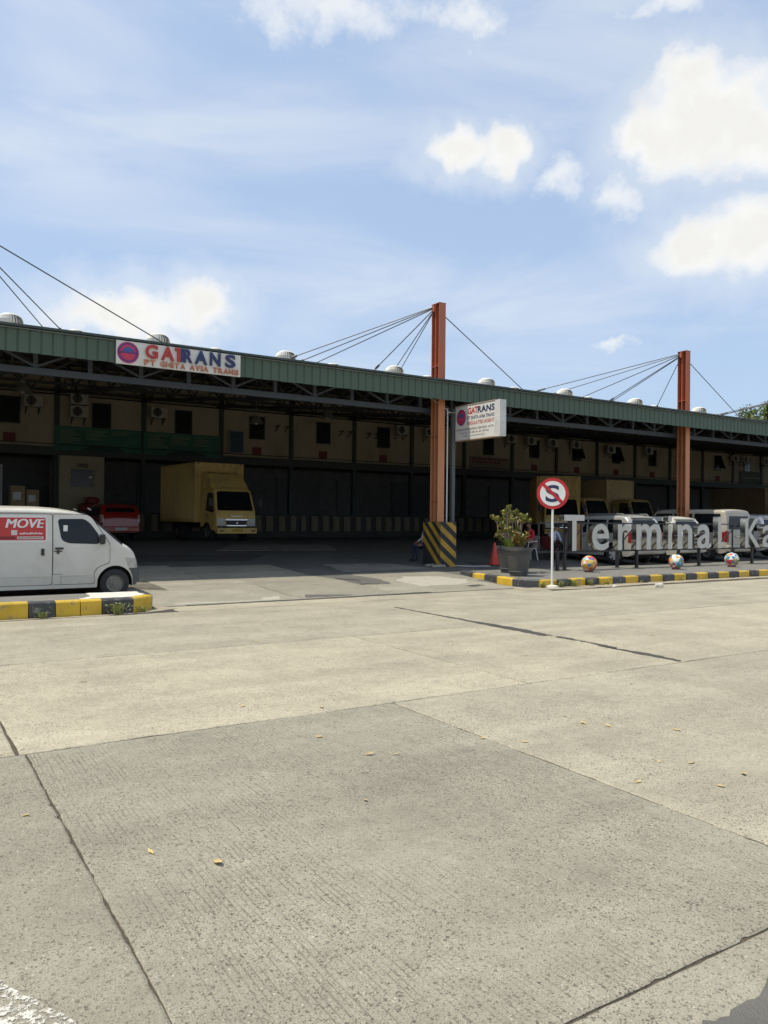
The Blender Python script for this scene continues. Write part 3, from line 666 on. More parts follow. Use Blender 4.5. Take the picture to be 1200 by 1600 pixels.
for (x, z), lb in zip([(5.35, 6.89), (7.35, 7.16), (7.35, 6.55), (11.13, 6.82), (25.72, 6.96), (27.81, 6.96), (34.37, 6.98), (36.13, 6.95), (38.14, 6.93), (40.36, 6.95), (43.88, 6.80), (48.01, 6.95), (58.79, 6.9), (60.21, 6.9), (63.15, 6.85)],
    ['leftmost air conditioner on the wall, above the white van', 'upper of two stacked air conditioners left of the green boards', 'lower of two stacked air conditioners left of the green boards', 'cream air conditioner above the second green board',
     'air conditioner on the wall just left of the middle mast', 'air conditioner half hidden behind the middle orange mast', 'air conditioner just right of the hanging company signboard', 'air conditioner left of the first window past the signboard', 'air conditioner right of the first window past the signboard',
     'air conditioner beside the first tilted window shutter', 'dark air conditioner between the two tilted window shutters', 'air conditioner left of the second orange mast', 'left of the paired air conditioners at the far right', 'right of the paired air conditioners at the far right', 'rightmost air conditioner at the edge of the picture']):
    o = ap if first else copy_tree(ap); first = False; o.location = (x, YB, z); o['label'] = lb
for x, lb in ((17.9, 'bare pair of brackets right of the framed poster'), (21.9, 'bare pair of brackets between the two middle windows'), (23.75, 'bare pair of brackets left of the window beside the mast')):
    t = thing('wall_bracket', 'empty air conditioner brackets: '+lb, 'bracket', (x, YB, 6.62), 0, 'empty brackets on the back wall')
    for q in (-.28, .28): MB().bar((q, -.52, 0), (q, 0, 0), .05).bar((q, -.48, -.01), (q, 0, -.28), .04).build('arm', BLACKP, t)

# ------------------------------------------------------------------ hanging lamps, boards and poster
def bell_lamp(x, y, z, label):
    t = thing('hanging_lamp', label, 'lamp', (x, y, z), 0, 'bell lamps under the roof')
    MB().tube([(0, 0, .38), (0, 0, roofz(y)-z-.02)], .012, 6).build('rod', GREYP, t)
    MB().lathe([(.30, 0), (.27, .10), (.16, .26), (.08, .32), (.08, .42), (.01, .43)], 20).build('lamp_shade', mat('lamp_tin', (.30, .29, .26), .4, metal=.5), t, smooth=50)
    MB().lathe([(.01, -.05), (.07, -.03), (.08, .05), (.05, .15), (.01, .16)], 12).build('bulb', mat('lamp_bulb_off', (.6, .6, .55), .3), t, smooth=60)
bell_lamp(3.79, 30, 5.98, 'bell lamp hanging above the leftmost air conditioner'); bell_lamp(12.62, 30, 5.52, 'bell lamp hanging in front of the framed poster'); bell_lamp(15.95, 30, 5.98, 'bell lamp hanging left of the middle mast')
TEAL = mat('board_teal', (.035, .15, .105), .6, var=.3, vs=1.2); PALE = mat('board_pale_text', (.26, .28, .17), .7, var=.2)
def board(x0, x1, label, seed):
    t = thing('notice_board', label, 'signboard', ((x0+x1)/2, YB-.14, 4.86), 0, 'green boards on the back wall'); r = random.Random(seed); w = x1-x0
    MB().box(-w/2, w/2, -.03, .03, -.15, 1.0).build('panel', TEAL, t)
    MB().box(-w/2+.04, w/2-.04, -.036, -.031, .86, .94).build('heading_strip', mat('board_green', (.05, .2, .13), .6), t)
    # dark hill silhouette printed along the foot and blocks of small print
    MB().prism([(-.9, -.14), (1.3, -.14), (1.0, .05), (.4, .16), (-.2, .14), (-.6, .02)], lambda a, b: (a, -.034, b), lambda a, b: (a, -.03, b)).build('printed_hill', mat('board_dark', (.012, .05, .045), .6), t)
    for j in range(7):
        z = .80-.095*j
        for c0, c1 in ((-1.75, -.75), (-.6, .45), (.6, 1.5)):
            if j > 1 and c0 > .5 and seed == 1 or (j > 4 and c0 > -1): continue
            MB().box(c0, c0+(c1-c0)*r.uniform(.55, 1), -.035, -.031, z, z+.035).build('print_line', PALE, t)
board(6.30, 10.34, 'teal notice board above the cream booth', 1); board(10.46, 14.40, 'teal notice board above the yellow box truck', 2)
t = thing('framed_poster', 'tall framed blue poster leaning on the wall right of the green boards', 'poster', (15.3, YB-.2, 5.0)); MB().box(-.42, .42, -.03, .03, 0, 1.22).build('frame', mat('frame_grey', (.25, .25, .24), .4), t); MB().box(-.36, .36, -.036, -.03, .06, 1.16).build('print', mat('poster_blue', (.03, .07, .11), .3, var=.4), t)
t = thing('banner', 'pale banner with rows of red lettering behind the hanging signboard', 'banner', (32.9, YB-.03, 4.7)); MB().box(-1.75, 1.75, -.02, .02, 0, 1.02).build('cloth', mat('banner_cloth', (.26, .22, .17), .8), t)
for j, (a, b, m_) in enumerate(((-1.6, 1.5, REDV), (-1.6, .9, REDV), (-1.5, .6, GREYP), (-1.5, .8, GREYP))):
    for q in range(7): MB().box(a+(b-a)*q/7, a+(b-a)*(q+.8)/7, -.026, -.021, .80-.2*j, .92-.2*j).build('lettering', m_, t)
t = thing('banner', 'dim green banner on the wall at the right edge of the picture', 'banner', (61.6, YB-.03, 4.75)); MB().box(-1.7, 1.7, -.02, .02, 0, 1.2).build('cloth', mat('banner_green', (.10, .13, .09), .8, var=.3), t); MB().box(-1.2, 1.3, -.026, -.021, .6, .68).build('lettering', PALE, t)

# ------------------------------------------------------------------ company banner on the fascia
SIGNW = mat('sign_white', (.68, .66, .60), .5, var=.08, vs=2, dirt=(.55, .50, .40), ds=2.5); LRED = mat('letter_red', (.44, .035, .03), .45, var=.2); LNAVY = mat('letter_navy', (.022, .035, .12), .45, var=.2)
LRUST = mat('letter_rust', (.50, .17, .08), .6, var=.35, vs=9); LPURP = mat('logo_purple', (.13, .035, .18), .5); LMAG = mat('logo_red', (.55, .04, .09), .5); LBLUE = mat('logo_blue', (.05, .10, .28), .5)
sg = thing('company_banner', 'white fascia banner with raised red and navy company letters', 'sign', (4.40, 18.94, 5.26))
MB().box(0, 3.12, 0, .05, 0, .56).build('panel', SIGNW, sg, bevel=.006)
RX = Euler((R(90), 0, 0))
def disc(parent, name, m, c, r, y, n=36, half=None, th=.012):
    pts = [(r*math.cos(2*math.pi*k/n), r*math.sin(2*math.pi*k/n)) for k in range(n)]
    if half == 'top': pts = [(r*math.cos(math.pi*k/n), r*math.sin(math.pi*k/n)) for k in range(n+1)]
    if half == 'bot': pts = [(r*math.cos(-math.pi*k/n), r*math.sin(-math.pi*k/n)) for k in range(n+1)]
    return MB().prism(pts, lambda a, b: (c[0]+a, y, c[1]+b), lambda a, b: (c[0]+a, y+th, c[1]+b)).build(name, m, parent)
lg = disc(sg, 'logo_disc', LMAG, (.275, .285), .255, -.012)
disc(lg, 'ring', LPURP, (.275, .285), .235, -.016); disc(lg, 'ring', LMAG, (.275, .285), .185, -.020); disc(lg, 'ring', LPURP, (.275, .285), .135, -.024)
disc(lg, 'half_disc', LBLUE, (.275, .30), .115, -.028, 18, 'top'); disc(lg, 'half_disc', LMAG, (.275, .27), .125, -.028, 18, 'bot')
MB().box(.06, .49, -.034, -.012, .262, .305).build('bar', LPURP, lg)
def letter(ch, x, z, w, h, m, parent, ext=.02, y=0.0, bold=.03):
    me = fit(text_mesh(ch, .4, .5, bold*.4, mats=m), w, h)
    zs = [v.co.z for v in me.vertices]; a, b = min(zs), max(zs)
    for v in me.vertices: v.co.z = (v.co.z-a)/(b-a)*ext
    return put('letter', me, parent, (x, y, z), RX)
xs = .68; 
for ch, x, w, m_ in (('G', .68, .30, LRED), ('A', 1.06, .32, LRED), ('R', 1.62, .22, LNAVY), ('A', 1.90, .32, LNAVY), ('N', 2.29, .28, LNAVY), ('S', 2.70, .27, LNAVY)):
    letter(ch, x, .205, w, .335, m_, sg, .045)
MB().box(1.40, 1.53, -.045, 0, .47, .54).box(1.455, 1.535, -.045, 0, .205, .47).build('letter', LRED, sg); MB().box(1.535, 1.62, -.045, 0, .47, .54).box(1.535, 1.60, -.045, 0, .205, .47).build('letter', LNAVY, sg)
x = .66
for wd in ('PT', 'GHITA', 'AVIA', 'TRANS'):
    for ch in wd:
        w = .045 if ch == 'I' else .118; letter(ch, x, .035, w, .135, LRUST, sg, .035, bold=.012); x += w+.024
    x += .10

# ------------------------------------------------------------------ projecting signboard on its pole
sb = thing('signboard', 'white double-sided company signboard projecting from a grey pole', 'sign', (14.98, 19.42, 4.10))
MB().box(-.11, .11, -2.12, 0, 0, 1.05).build('cabinet', SIGNW, sb, bevel=.01)
MB().box(-.118, .118, -2.13, -1.90, -.012, 1.062).build('end_trim', mat('sign_trim', (.60, .59, .55), .5), sb)
FR = mat('sign_edge', (.42, .30, .22), .6); MB().box(-.125, .125, -1.9, .01, 1.05, 1.075).build('top_trim', FR, sb); MB().box(-.122, .122, -1.9, .01, -.02, .0).build('bottom_trim', FR, sb)
MB().box(-.22, -.10, .0, .12, -3.93, 1.0).build('pole', mat('pole_grey', (.085, .09, .09), .5), sb, bevel=.008)
SROT = Matrix(((0, 0, -1), (-1, 0, 0), (0, 1, 0))).to_euler()
def sline(txt, y, z, w, h, m, bold=.01, spacing=1.0):
    me = fit(text_mesh(txt, .2, .0, bold, mats=m, spacing=spacing), w, h); return put('lettering', me, sb, (-.1145, y, z), SROT)
INK = mat('ink_grey', (.05, .05, .055), .6); SRED = mat('sign_red_print', (.50, .06, .05), .5)
sline('GA', -.62, .77, .36, .20, SRED, .007); sline('T', -.955, .77, .15, .20, SRED, .007); sline('RANS', -1.10, .77, .78, .20, LNAVY, .007, 1.08)
sline('PT GHITA AVIA TRANS', -.60, .60, 1.27, .105, LNAVY, .002); sline('REGULATED AGENT', -.60, .44, 1.27, .105, SRED, .002)
sline('BANDARA INTERNASIONAL SOEKARNO - HATTA', -.07, .29, 1.78, .06, INK, .0); sline('Phone : 021 - 559 1638   Fax : 021 - 559 1644', -.26, .185, 1.36, .055, INK, .0); sline('Website : www.gatrans.co.id', -.40, .085, 1.0, .05, INK, .0)
def sdisc(r, m, off, cy=-.30, cz=.70, n=32, half=0):
    pts = [(r*math.cos(2*math.pi*k/n), r*math.sin(2*math.pi*k/n)*1.12) for k in range(n)] if not half else [(r*math.cos(half*math.pi*k/n), r*math.sin(half*math.pi*k/n)*1.12) for k in range(n+1)]
    return MB().prism(pts, lambda a, b: (-.1105-off, cy-a, cz+b), lambda a, b: (-.1095, cy-a, cz+b)).build('logo_ring', m, sb)
sdisc(.225, LPURP, .002); sdisc(.19, LMAG, .004); sdisc(.13, LPURP, .006); sdisc(.11, LBLUE, .008, half=1); sdisc(.11, LMAG, .008, half=-1)
t = thing('conduit_pipe', 'thin white conduit pipe rising beside the signboard pole', 'pipe', (14.62, 19.50, 1.56)); MB().tube([(0, 0, 0), (0, 0, 3.55)], .022, 8).build('pipe', WHITEP, t)
MB().tube([(0, 0, 3.5), (-.2, .02, 3.62), (-.45, .1, 3.78), (-.55, .4, 3.95)], .012, 6).build('wire', WHITEP, t); MB().tube([(0, 0, 3.45), (.12, -.05, 3.42), (.26, -.1, 3.44)], .012, 6).build('wire', WHITEP, t)
# ------------------------------------------------------------------ vehicles: bodies lofted from a side profile and a plan
def lerp(tab, x):
    if x <= tab[0][0]: return tab[0][1]
    for (a, p), (b, q) in zip(tab[:-1], tab[1:]):
        if x <= b: return p+(q-p)*(x-a)/(b-a) if b > a else q
    return tab[-1][1]
class Car:
    def __init__(s, top, wid, bot, belt, tum=.16, rc=.10, crown=.04, wheels=(), wr=.30, arch=.36, low=.95, smooth=.05):
        s.top_, s.wid_, s.bot_, s.belt, s.tum, s.rc, s.crown, s.wheels, s.wr, s.arch, s.low, s.sm = top, wid, bot, belt, tum, rc, crown, wheels, wr, arch, low, smooth
        s.x0, s.x1 = top[0][0], top[-1][0]; s.roof = max(z for _, z in top)
    def top(s, x):
        k = s.sm; return (lerp(s.top_, x-k)+2*lerp(s.top_, x)+lerp(s.top_, x+k))/4 if s.x0+k < x < s.x1-k else lerp(s.top_, x)
    def ys(s, x, z):
        w = lerp(s.wid_, x); b = s.belt
        if z < .5: f = s.low+(1-s.low)*max(0, (z-.2))/.3
        elif z < b: f = 1-.012*(z-.5)/max(.01, b-.5)
        else: f = .988-s.tum*((z-b)/(s.roof-b))**1.15
        return w*f
    def ring(s, x, ns=14, na=5, nc=5):
        zt = s.top(x); zb = lerp(s.bot_, x); za = zb
        for wx in s.wheels:
            d = abs(x-wx)
            if d < s.arch: za = max(za, s.wr+math.sqrt(max(0, s.arch**2-d*d)))
        rc = min(s.rc, (zt-zb)*.35); P = [(0, zb), (s.ys(x, zb)*.72, zb), (s.ys(x, za)*.72, max(za, zb))]
        zs_ = zt-rc; za = min(za, zs_-.02)
        for k in range(ns+1): z = za+(zs_-za)*k/ns; P.append((s.ys(x, z), z))
        yA = s.ys(x, zs_)
        for k in range(1, na+1): t = k/na*math.pi/2; P.append((yA-rc*1.0*(1-math.cos(t)), zs_+rc*math.sin(t)))
        yk = yA-rc
        for k in range(1, nc+1): y = yk*(1-k/nc); P.append((y, zt+s.crown*(1-(y/yk)**2)))
        return P
    def stations(s):
        X = set(); n = int((s.x1-s.x0)/.07)
        for i in range(n+1): X.add(round(s.x0+(s.x1-s.x0)*i/n, 4))
        for x, _ in s.top_+s.wid_: X.add(round(min(max(x, s.x0), s.x1), 4))
        for wx in s.wheels:
            for k in range(-12, 13): X.add(round(wx+s.arch*math.sin(k/12*math.pi/2), 4))
        for e in (.01, .025, .045): X.add(round(s.x0+e, 4)); X.add(round(s.x1-e, 4))
        X = sorted(x for x in X if s.x0 <= x <= s.x1); out = [X[0]]
        for x in X[1:]:
            if x-out[-1] > .006: out.append(x)
        return out
    def body(s, name, m, parent):
        mb = MB(); rings = [s.ring(x) for x in s.stations()]; X = s.stations(); n = len(rings[0]); full = 2*n-2
        for x, r in zip(X, rings):
            mb.v += [(x, y, z) for y, z in r]+[(x, -y, z) for y, z in r[-2:0:-1]]
        for i in range(len(X)-1):
            for k in range(full): mb.f.append((i*full+k, i*full+(k+1) % full, (i+1)*full+(k+1) % full, (i+1)*full+k))
        mb.mi = [1 if (f[0] % full in (0, 1, 2) or (f[0] % full) >= full-3) else 0 for f in mb.f]
        mb.f += [tuple(range(full))[::-1], tuple(range((len(X)-1)*full, len(X)*full))]; mb.mi += [0, 0]
        return mb.build(name, [m, BLACKM], parent, smooth=38)
    def ztop(s, x, y):
        zt = s.top(x); zb = lerp(s.bot_, x); rc = min(s.rc, (zt-zb)*.35); yk = s.ys(x, zt-rc)-rc
        return zt+s.crown*(1-min(1.3, (y/yk)**2)) if abs(y) <= yk else zt-rc+math.sqrt(max(0, rc*rc-(abs(y)-yk)**2))
    def side(s, sg, off): return lambda a, b: Vector((a, sg*(s.ys(a, b)+off), b))
    def xend(s, front, y, z):
        lo, hi = (0.0, s.x1) if front else (s.x0, 0.0); hw = lerp(s.wid_, 0)
        zz = z
        for _ in range(40):
            m = (lo+hi)/2; above = s.top(m)+s.crown*(1-min(1, (y/(hw*.85))**2)) > zz
            if front: lo, hi = (m, hi) if above else (lo, m)
            else: lo, hi = (lo, m) if above else (m, hi)
        return (lo+hi)/2
    def end(s, front, off, curve=.0):
        sg = 1 if front else -1; hw = lerp(s.wid_, 0)
        return lambda a, b: Vector((s.xend(front, a, b)+sg*(off-curve*(a/hw)**2), a, b))
def patch(poly, fn, name, m, parent, step=.1, depth=.02, fn_in=None):
    """a panel cut from a 2D outline and laid on a curved surface; fn_in gives the inner side for its rim"""
    bm = bmesh.new(); vs = [bm.verts.new((a, b, 0)) for a, b in poly]; bm.faces.new(vs)
    for ax in (0, 1):
        lo, hi = min(p[ax] for p in poly), max(p[ax] for p in poly); n = int((hi-lo)/step)
        for k in range(1, n+1):
            c = lo+(hi-lo)*k/(n+1); co = (c, 0, 0) if ax == 0 else (0, c, 0); no = (1, 0, 0) if ax == 0 else (0, 1, 0)
            bmesh.ops.bisect_plane(bm, geom=bm.verts[:]+bm.edges[:]+bm.faces[:], plane_co=co, plane_no=no, dist=1e-5)
    if fn_in:
        be = [e for e in bm.edges if e.is_boundary]; r = bmesh.ops.extrude_edge_only(bm, edges=be)
        inner = {v for v in r['geom'] if isinstance(v, bmesh.types.BMVert)}
    else: inner = set()
    for v in bm.verts: a, b = v.co.x, v.co.y; v.co = fn_in(a, b) if v in inner else fn(a, b)
    bmesh.ops.recalc_face_normals(bm, faces=bm.faces)
    me = bpy.data.meshes.new(name); bm.to_mesh(me); bm.free(); me.materials.append(m)
    me.polygons.foreach_set('use_smooth', [True]*len(me.polygons)); me.set_sharp_from_angle(angle=R(35)); me.update()
    return put(name, me, parent)
GLASS = glass('car_glass'); GLASSB = mat('car_glass_bluish', (.010, .012, .014), .05, var=.1, spec=.35)
SEAM = mat('door_seam_dark', (.03, .03, .03), .8); LAMPC = mat('lamp_clear', (.42, .41, .36), .12, var=.2, vs=14, spec=.8); LAMPR = mat('lamp_red', (.24, .012, .012), .2, var=.15)
PLATE = mat('number_plate_white', (.55, .55, .52), .5); PLATEY = mat('number_plate_yellow', (.55, .36, .03), .5); ALLOY = mat('alloy_rim', (.70, .69, .65), .35, metal=.2, var=.12); STEELR = mat('steel_rim', (.20, .19, .165), .45, metal=.5, var=.25, vs=9)
def wheel(parent, x, y, r, w, kind, sg, rimr=.62):
    """y: outer face; sg: +1 left side, -1 right side"""
    c = (x, y-sg*w/2, r); rr = r*rimr
    prof = [(rr, -w/2), (r*.86, -w/2), (r*.97, -w*.42), (r, -w*.3), (r, w*.3), (r*.97, w*.42), (r*.86, w/2), (rr, w/2), (rr*.96, w*.2), (rr*.96, -w*.2)]
    mb = MB(); n = 36
    vs = [(q*math.cos(2*math.pi*k/n), z, q*math.sin(2*math.pi*k/n)) for q, z in prof for k in range(n)]; m_ = len(prof)
    mb.add([(a+c[0], b+c[1], d+c[2]) for a, b, d in vs], [(i*n+k, i*n+(k+1) % n, ((i+1) % m_)*n+(k+1) % n, ((i+1) % m_)*n+k) for i in range(m_) for k in range(n)])
    wh_ = mb.build('wheel', TYRE, parent, smooth=40)
    f = c[1]+sg*w*.36; rim = MB()
    rim.lathe([(rr*1.0, 0), (rr*1.0, sg*.035), (rr*.93, sg*.03), (rr*.86, -sg*.03), (.001, -sg*.03)], n, (c[0], f, c[2]), 'Y')
    rim.build('rim', STEELR if kind == 'steel' else mat('rim_shadow', (.05, .05, .05), .5), wh_, smooth=40)
    if kind == 'steel':
        MB().lathe([(rr*.62, -sg*.03), (rr*.55, sg*.012), (rr*.30, sg*.012), (rr*.27, sg*.03), (.001, sg*.03)], 28, (c[0], f, c[2]), 'Y').build('hub', STEELR, wh_, smooth=40)
        h = MB()
        for k in range(12):
            a = 2*math.pi*k/12; h.lathe([(.018, 0), (.018, sg*.004), (.0005, sg*.004)], 8, (c[0]+rr*.74*math.cos(a), f-sg*.029, c[2]+rr*.74*math.sin(a)), 'Y')
        h.build('vent_hole', BLACKM, wh_)
    else:
        s = MB()
        for k in range(6):
            a = 2*math.pi*k/6+.3; d = Vector((math.cos(a), 0, math.sin(a))); q = Vector((-math.sin(a), 0, math.cos(a))); o = Vector((c[0], f, c[2]))
            s.add([o+d*.03+q*.035+Vector((0, sg*.02, 0)), o+d*.03-q*.035+Vector((0, sg*.02, 0)), o+d*rr*.95-q*.05+Vector((0, sg*.012, 0)), o+d*rr*.95+q*.05+Vector((0, sg*.012, 0)),
                   o+d*.03+q*.035-Vector((0, sg*.03, 0)), o+d*.03-q*.035-Vector((0, sg*.03, 0)), o+d*rr*.95-q*.05-Vector((0, sg*.03, 0)), o+d*rr*.95+q*.05-Vector((0, sg*.03, 0))],
                  [(0, 1, 2, 3), (7, 6, 5, 4), (0, 3, 7, 4), (1, 5, 6, 2), (3, 2, 6, 7)])
        s.build('spoke', ALLOY, wh_)
        MB().lathe([(rr*.3, 0), (rr*.26, sg*.03), (.001, sg*.035)], 16, (c[0], f, c[2]), 'Y').build('hub', ALLOY, wh_, smooth=40)
    return wh_
def underbody(c, parent):
    for wx in c.wheels: MB().tube([(wx, -.5, c.wr), (wx, .5, c.wr)], .05, 8).build('axle', BLACKM, parent)
    MB().box(c.x0+.3, c.x1-.3, -.5, .5, lerp(c.bot_, 0)-.04, lerp(c.bot_, 0)+.03).build('underbody', BLACKM, parent)
def side_pair(c, poly, off, name, m, parent, sides=(1, -1), **k):
    return [patch(poly, c.side(sg, off), name, m, parent, fn_in=c.side(sg, -.01), **k) for sg in sides]
def door(c, poly, m, parent, sides=(1, -1), handle=None, r=.06):
    out = []
    cx = sum(p[0] for p in poly)/len(poly); cz = sum(p[1] for p in poly)/len(poly)
    big = roundpoly([(a+(.009 if a > cx else -.009), b+(.009 if b > cz else -.009)) for a, b in poly], r)
    for sg in sides:
        patch(big, c.side(sg, .0015), 'door_gap', SEAM, parent, fn_in=c.side(sg, -.01), step=.12)
        d = patch(roundpoly(poly, r), c.side(sg, .005), 'door', m, parent, fn_in=c.side(sg, -.01), step=.12)
        if handle:
            x, z = handle; y = c.ys(x, z); MB().cbox((x, sg*(y+.016), z), (.16, .03, .035)).build('handle', BLACKP, d, bevel=.008)
        out.append(d)
    return out

# ---- white delivery van
VANW = mat('van_white_paint', (.64, .605, .52), .32, var=.05, vs=2.0, coat=.35, dirt=(.50, .46, .37), ds=1.3)
VANG = mat('van_grey_plastic', (.075, .08, .085), .6, var=.15)
van = thing('delivery_van', 'white delivery van with red advert on its side, parked behind the left kerb', 'van', (2.17, 16.58, .03))
vc = Car(top=[(-2.03, .55), (-2.01, 1.0), (-1.96, 1.6), (-1.86, 1.71), (-1.5, 1.745), (.1, 1.74), (.5, 1.715), (.85, 1.66), (1.03, 1.60), (1.12, 1.55), (1.64, 1.09), (1.78, 1.02), (1.90, .92), (1.975, .78), (2.01, .60), (2.03, .42)],
         wid=[(-2.03, .78), (-1.9, .825), (1.3, .832), (1.75, .80), (1.93, .74), (2.03, .62)], bot=[(-2.03, .3), (-1.9, .22), (1.85, .22), (2.03, .25)],
         belt=1.05, tum=.085, rc=.10, crown=.045, wheels=(-1.12, 1.53), wr=.29, arch=.345, low=.97)
vc.body('body', VANW, van); underbody(vc, van)
patch(roundpoly([(1.13, -.58), (1.62, -.69), (1.62, .69), (1.13, .58)], .06), lambda a, b: Vector((a, b, vc.ztop(a, b)+.006)), 'windshield', GLASS, van, fn_in=lambda a, b: Vector((a, b, vc.ztop(a, b)-.01)))
MB().bar((1.60, -.55, 1.155), (1.45, .05, 1.32), .02).bar((1.62, .05, 1.15), (1.47, .6, 1.30), .02).build('wiper', BLACKP, van)
fd = [(.385, .30), (1.14, .30), (1.12, .52), (1.20, .62), (1.42, .70), (1.42, 1.06), (1.09, 1.56), (1.0, 1.63), (.385, 1.63)]
fdr = roundpoly(fd, .05)
for sg in (1, -1):
    patch([(a+(.009 if a > .8 else -.009), b+(.009 if b > 1 else -.009)) for a, b in fdr], vc.side(sg, .0015), 'door_gap', SEAM, van, fn_in=vc.side(sg, -.01))
    d = patch(fdr, vc.side(sg, .005), 'door', VANW, van, fn_in=vc.side(sg, -.01))
    MB().cbox((.49, sg*(vc.ys(.49, .99)+.02), .985), (.15, .03, .035)).build('handle', BLACKP, d, bevel=.008)
    MB().cbox((.47, sg*(vc.ys(.47, .93)+.008), .93), (.14, .012, .022)).cbox((.47, sg*(vc.ys(.47, .93)+.008), .92), (.05, .014, .075)).build('lock_plate', mat('lock_dark', (.06, .055, .05), .5), d)
    wpoly = roundpoly([(.46, 1.545), (.94, 1.55), (1.05, 1.47), (1.215, 1.24), (1.225, 1.06), (.66, 1.08), (.53, 1.14)], .07)
    patch(wpoly, vc.side(sg, .008), 'window_seal', BLACKM, van, fn_in=vc.side(sg, -.01))
    cx, cz = .82, 1.3; patch([(cx+(a-cx)*.955, cz+(b-cz)*.93) for a, b in wpoly], vc.side(sg, .011), 'window', GLASSB, van, fn_in=vc.side(sg, 0))
    MB().cbox((.60, sg*(vc.ys(.6, 1.36)+.013), 1.36), (.075, .006, .13)).build('sticker', WHITEP, van)
    # sliding door and blanked side window with its red advert
    sd = patch(roundpoly([(-.62, .30), (.365, .30), (.365, 1.63), (-.62, 1.63)], .05), vc.side(sg, .005), 'door', VANW, van, fn_in=vc.side(sg, -.01))
    patch(roundpoly([(-.63, .291), (.374, .291), (.374, 1.639), (-.63, 1.639)], .05), vc.side(sg, .0015), 'door_gap', SEAM, van, fn_in=vc.side(sg, -.01))
    MB().cbox((.20, sg*(vc.ys(.2, .92)+.018), .92), (.055, .03, .13)).build('handle', BLACKP, sd, bevel=.01)
    patch(roundpoly([(-.60, 1.10), (.285, 1.10), (.285, 1.60), (-.60, 1.60)], .07), vc.side(sg, .012), 'side_panel', mat('van_panel_white', (.70, .69, .64), .4, var=.04), van, fn_in=vc.side(sg, 0))
    ad = patch(roundpoly([(-.58, 1.145), (.25, 1.145), (.25, 1.565), (-.58, 1.565)], .02), vc.side(sg, .0145), 'advert', mat('advert_red', (.50, .035, .03), .45, var=.1), van, fn_in=vc.side(sg, .006))
    patch([(-.24, 1.165), (.21, 1.165), (.21, 1.212), (-.24, 1.212)], vc.side(sg, .0165), 'caption_strip', mat('caption_cream', (.62, .55, .48), .5), ad, fn_in=vc.side(sg, .01))
    patch([(-.56, 1.165), (-.27, 1.165), (-.27, 1.212), (-.56, 1.212)], vc.side(sg, .0165), 'caption_strip', mat('caption_maroon', (.16, .02, .02), .5), ad, fn_in=vc.side(sg, .01))
    for j, (a, b) in enumerate(((-.34, -.24), (-.33, -.26))): patch([(a, 1.24+.02*j), (b, 1.24+.02*j), (b, 1.33), (a, 1.33)], vc.side(sg, .0165+.001*j), 'torn_patch', mat('patch_pale', (.62, .52, .48), .6), ad, fn_in=vc.side(sg, .01))
    patch([(-1.85, 1.652), (.95, 1.652), (.95, 1.660), (-1.85, 1.660)], vc.side(sg, .008), 'drip_rail', mat('rail_shadow_grey', (.25, .24, .21), .6), van, fn_in=vc.side(sg, 0))
    # hubs of the raised wheel arches, sill rub line, fuel flap
    patch([(-1.0, .455), (.36, .455), (.36, .47), (-1.0, .47)], vc.side(sg, .012), 'rub_line', VANW, van, fn_in=vc.side(sg, 0))
    patch([(.41, .455), (.93, .455), (1.0, .46), (.93, .47), (.41, .47)], vc.side(sg, .012), 'rub_line', VANW, van, fn_in=vc.side(sg, 0))
    patch([(.365, .302), (.53, .302), (.53, .50), (.365, .50)], vc.side(sg, .0062), 'flap_gap', SEAM, van, fn_in=vc.side(sg, 0)); patch([(.375, .302), (.523, .302), (.523, .492), (.375, .492)], vc.side(sg, .009), 'fuel_flap', VANW, van, fn_in=vc.side(sg, 0))
    wheel(van, 1.53, sg*.79, .285, .17, 'steel', sg, .58); wheel(van, -1.12, sg*.79, .285, .17, 'steel', sg, .58)
    # headlamp wrapping the corner, grey bumper end, mirror
    patch(roundpoly([(1.73, .79), (1.955, .76), (1.99, .60), (1.82, .59), (1.77, .66)], .025), vc.side(sg, .010), 'headlight', LAMPC, van, fn_in=vc.side(sg, -.005), step=.04)
    patch([(1.80, .575), (2.022, .585), (2.026, .30), (1.95, .24), (1.90, .24), (1.885, .40), (1.84, .52)], vc.side(sg, .012), 'bumper_end', VANG, van, fn_in=vc.side(sg, -.01), step=.04)
    mr = MB().cbox((1.26, sg*(vc.ys(1.26, 1.16)+.10), 1.16), (.09, .16, .19)).build('mirror', BLACKP, van, bevel=.025); MB().cbox((1.27, sg*(vc.ys(1.26, 1.1)+.03), 1.08), (.06, .10, .04)).build('arm', BLACKP, mr)
    MB().tube([(x_, sg*(vc.ys(x_, vc.top(x_)-.05)-.02), vc.ztop(x_, vc.ys(x_, vc.top(x_)-.05)-.02)+.012) for x_ in (1.06, 1.2, 1.35, 1.5, 1.66)], .017, 6).build('windshield_seal', BLACKP, van)
    MB().bar((1.08, sg*.70, 1.725), (1.02, sg*.72, 1.755), .02).build('roof_trim', GREYP, van)
    if sg == -1:
        me = fit(text_mesh('MOVE', .2, .0, .0, mats=WHITEP, shear=.22), .66, .165)
        for v in me.vertices: a, b = v.co.x-.44, v.co.y+1.375; v.co = vc.side(-1, .0170)(a, b)
        put('lettering', me, ad)
        for q in (1, 2):            # heavier strokes
            m2 = me.copy()
            for v in m2.vertices: v.co.x += .008*q; v.co.y -= .0004*q
            put('lettering', m2, ad)
        rr_ = random.Random(4)
        for k in range(16):
            a = -.20+.025*k; patch([(a, 1.25), (a+.019, 1.25+rr_.uniform(0, .02)), (a+.019, 1.275+rr_.uniform(0, .03)), (a, 1.275)], vc.side(-1, .0170), 'script_mark', WHITEP, ad)
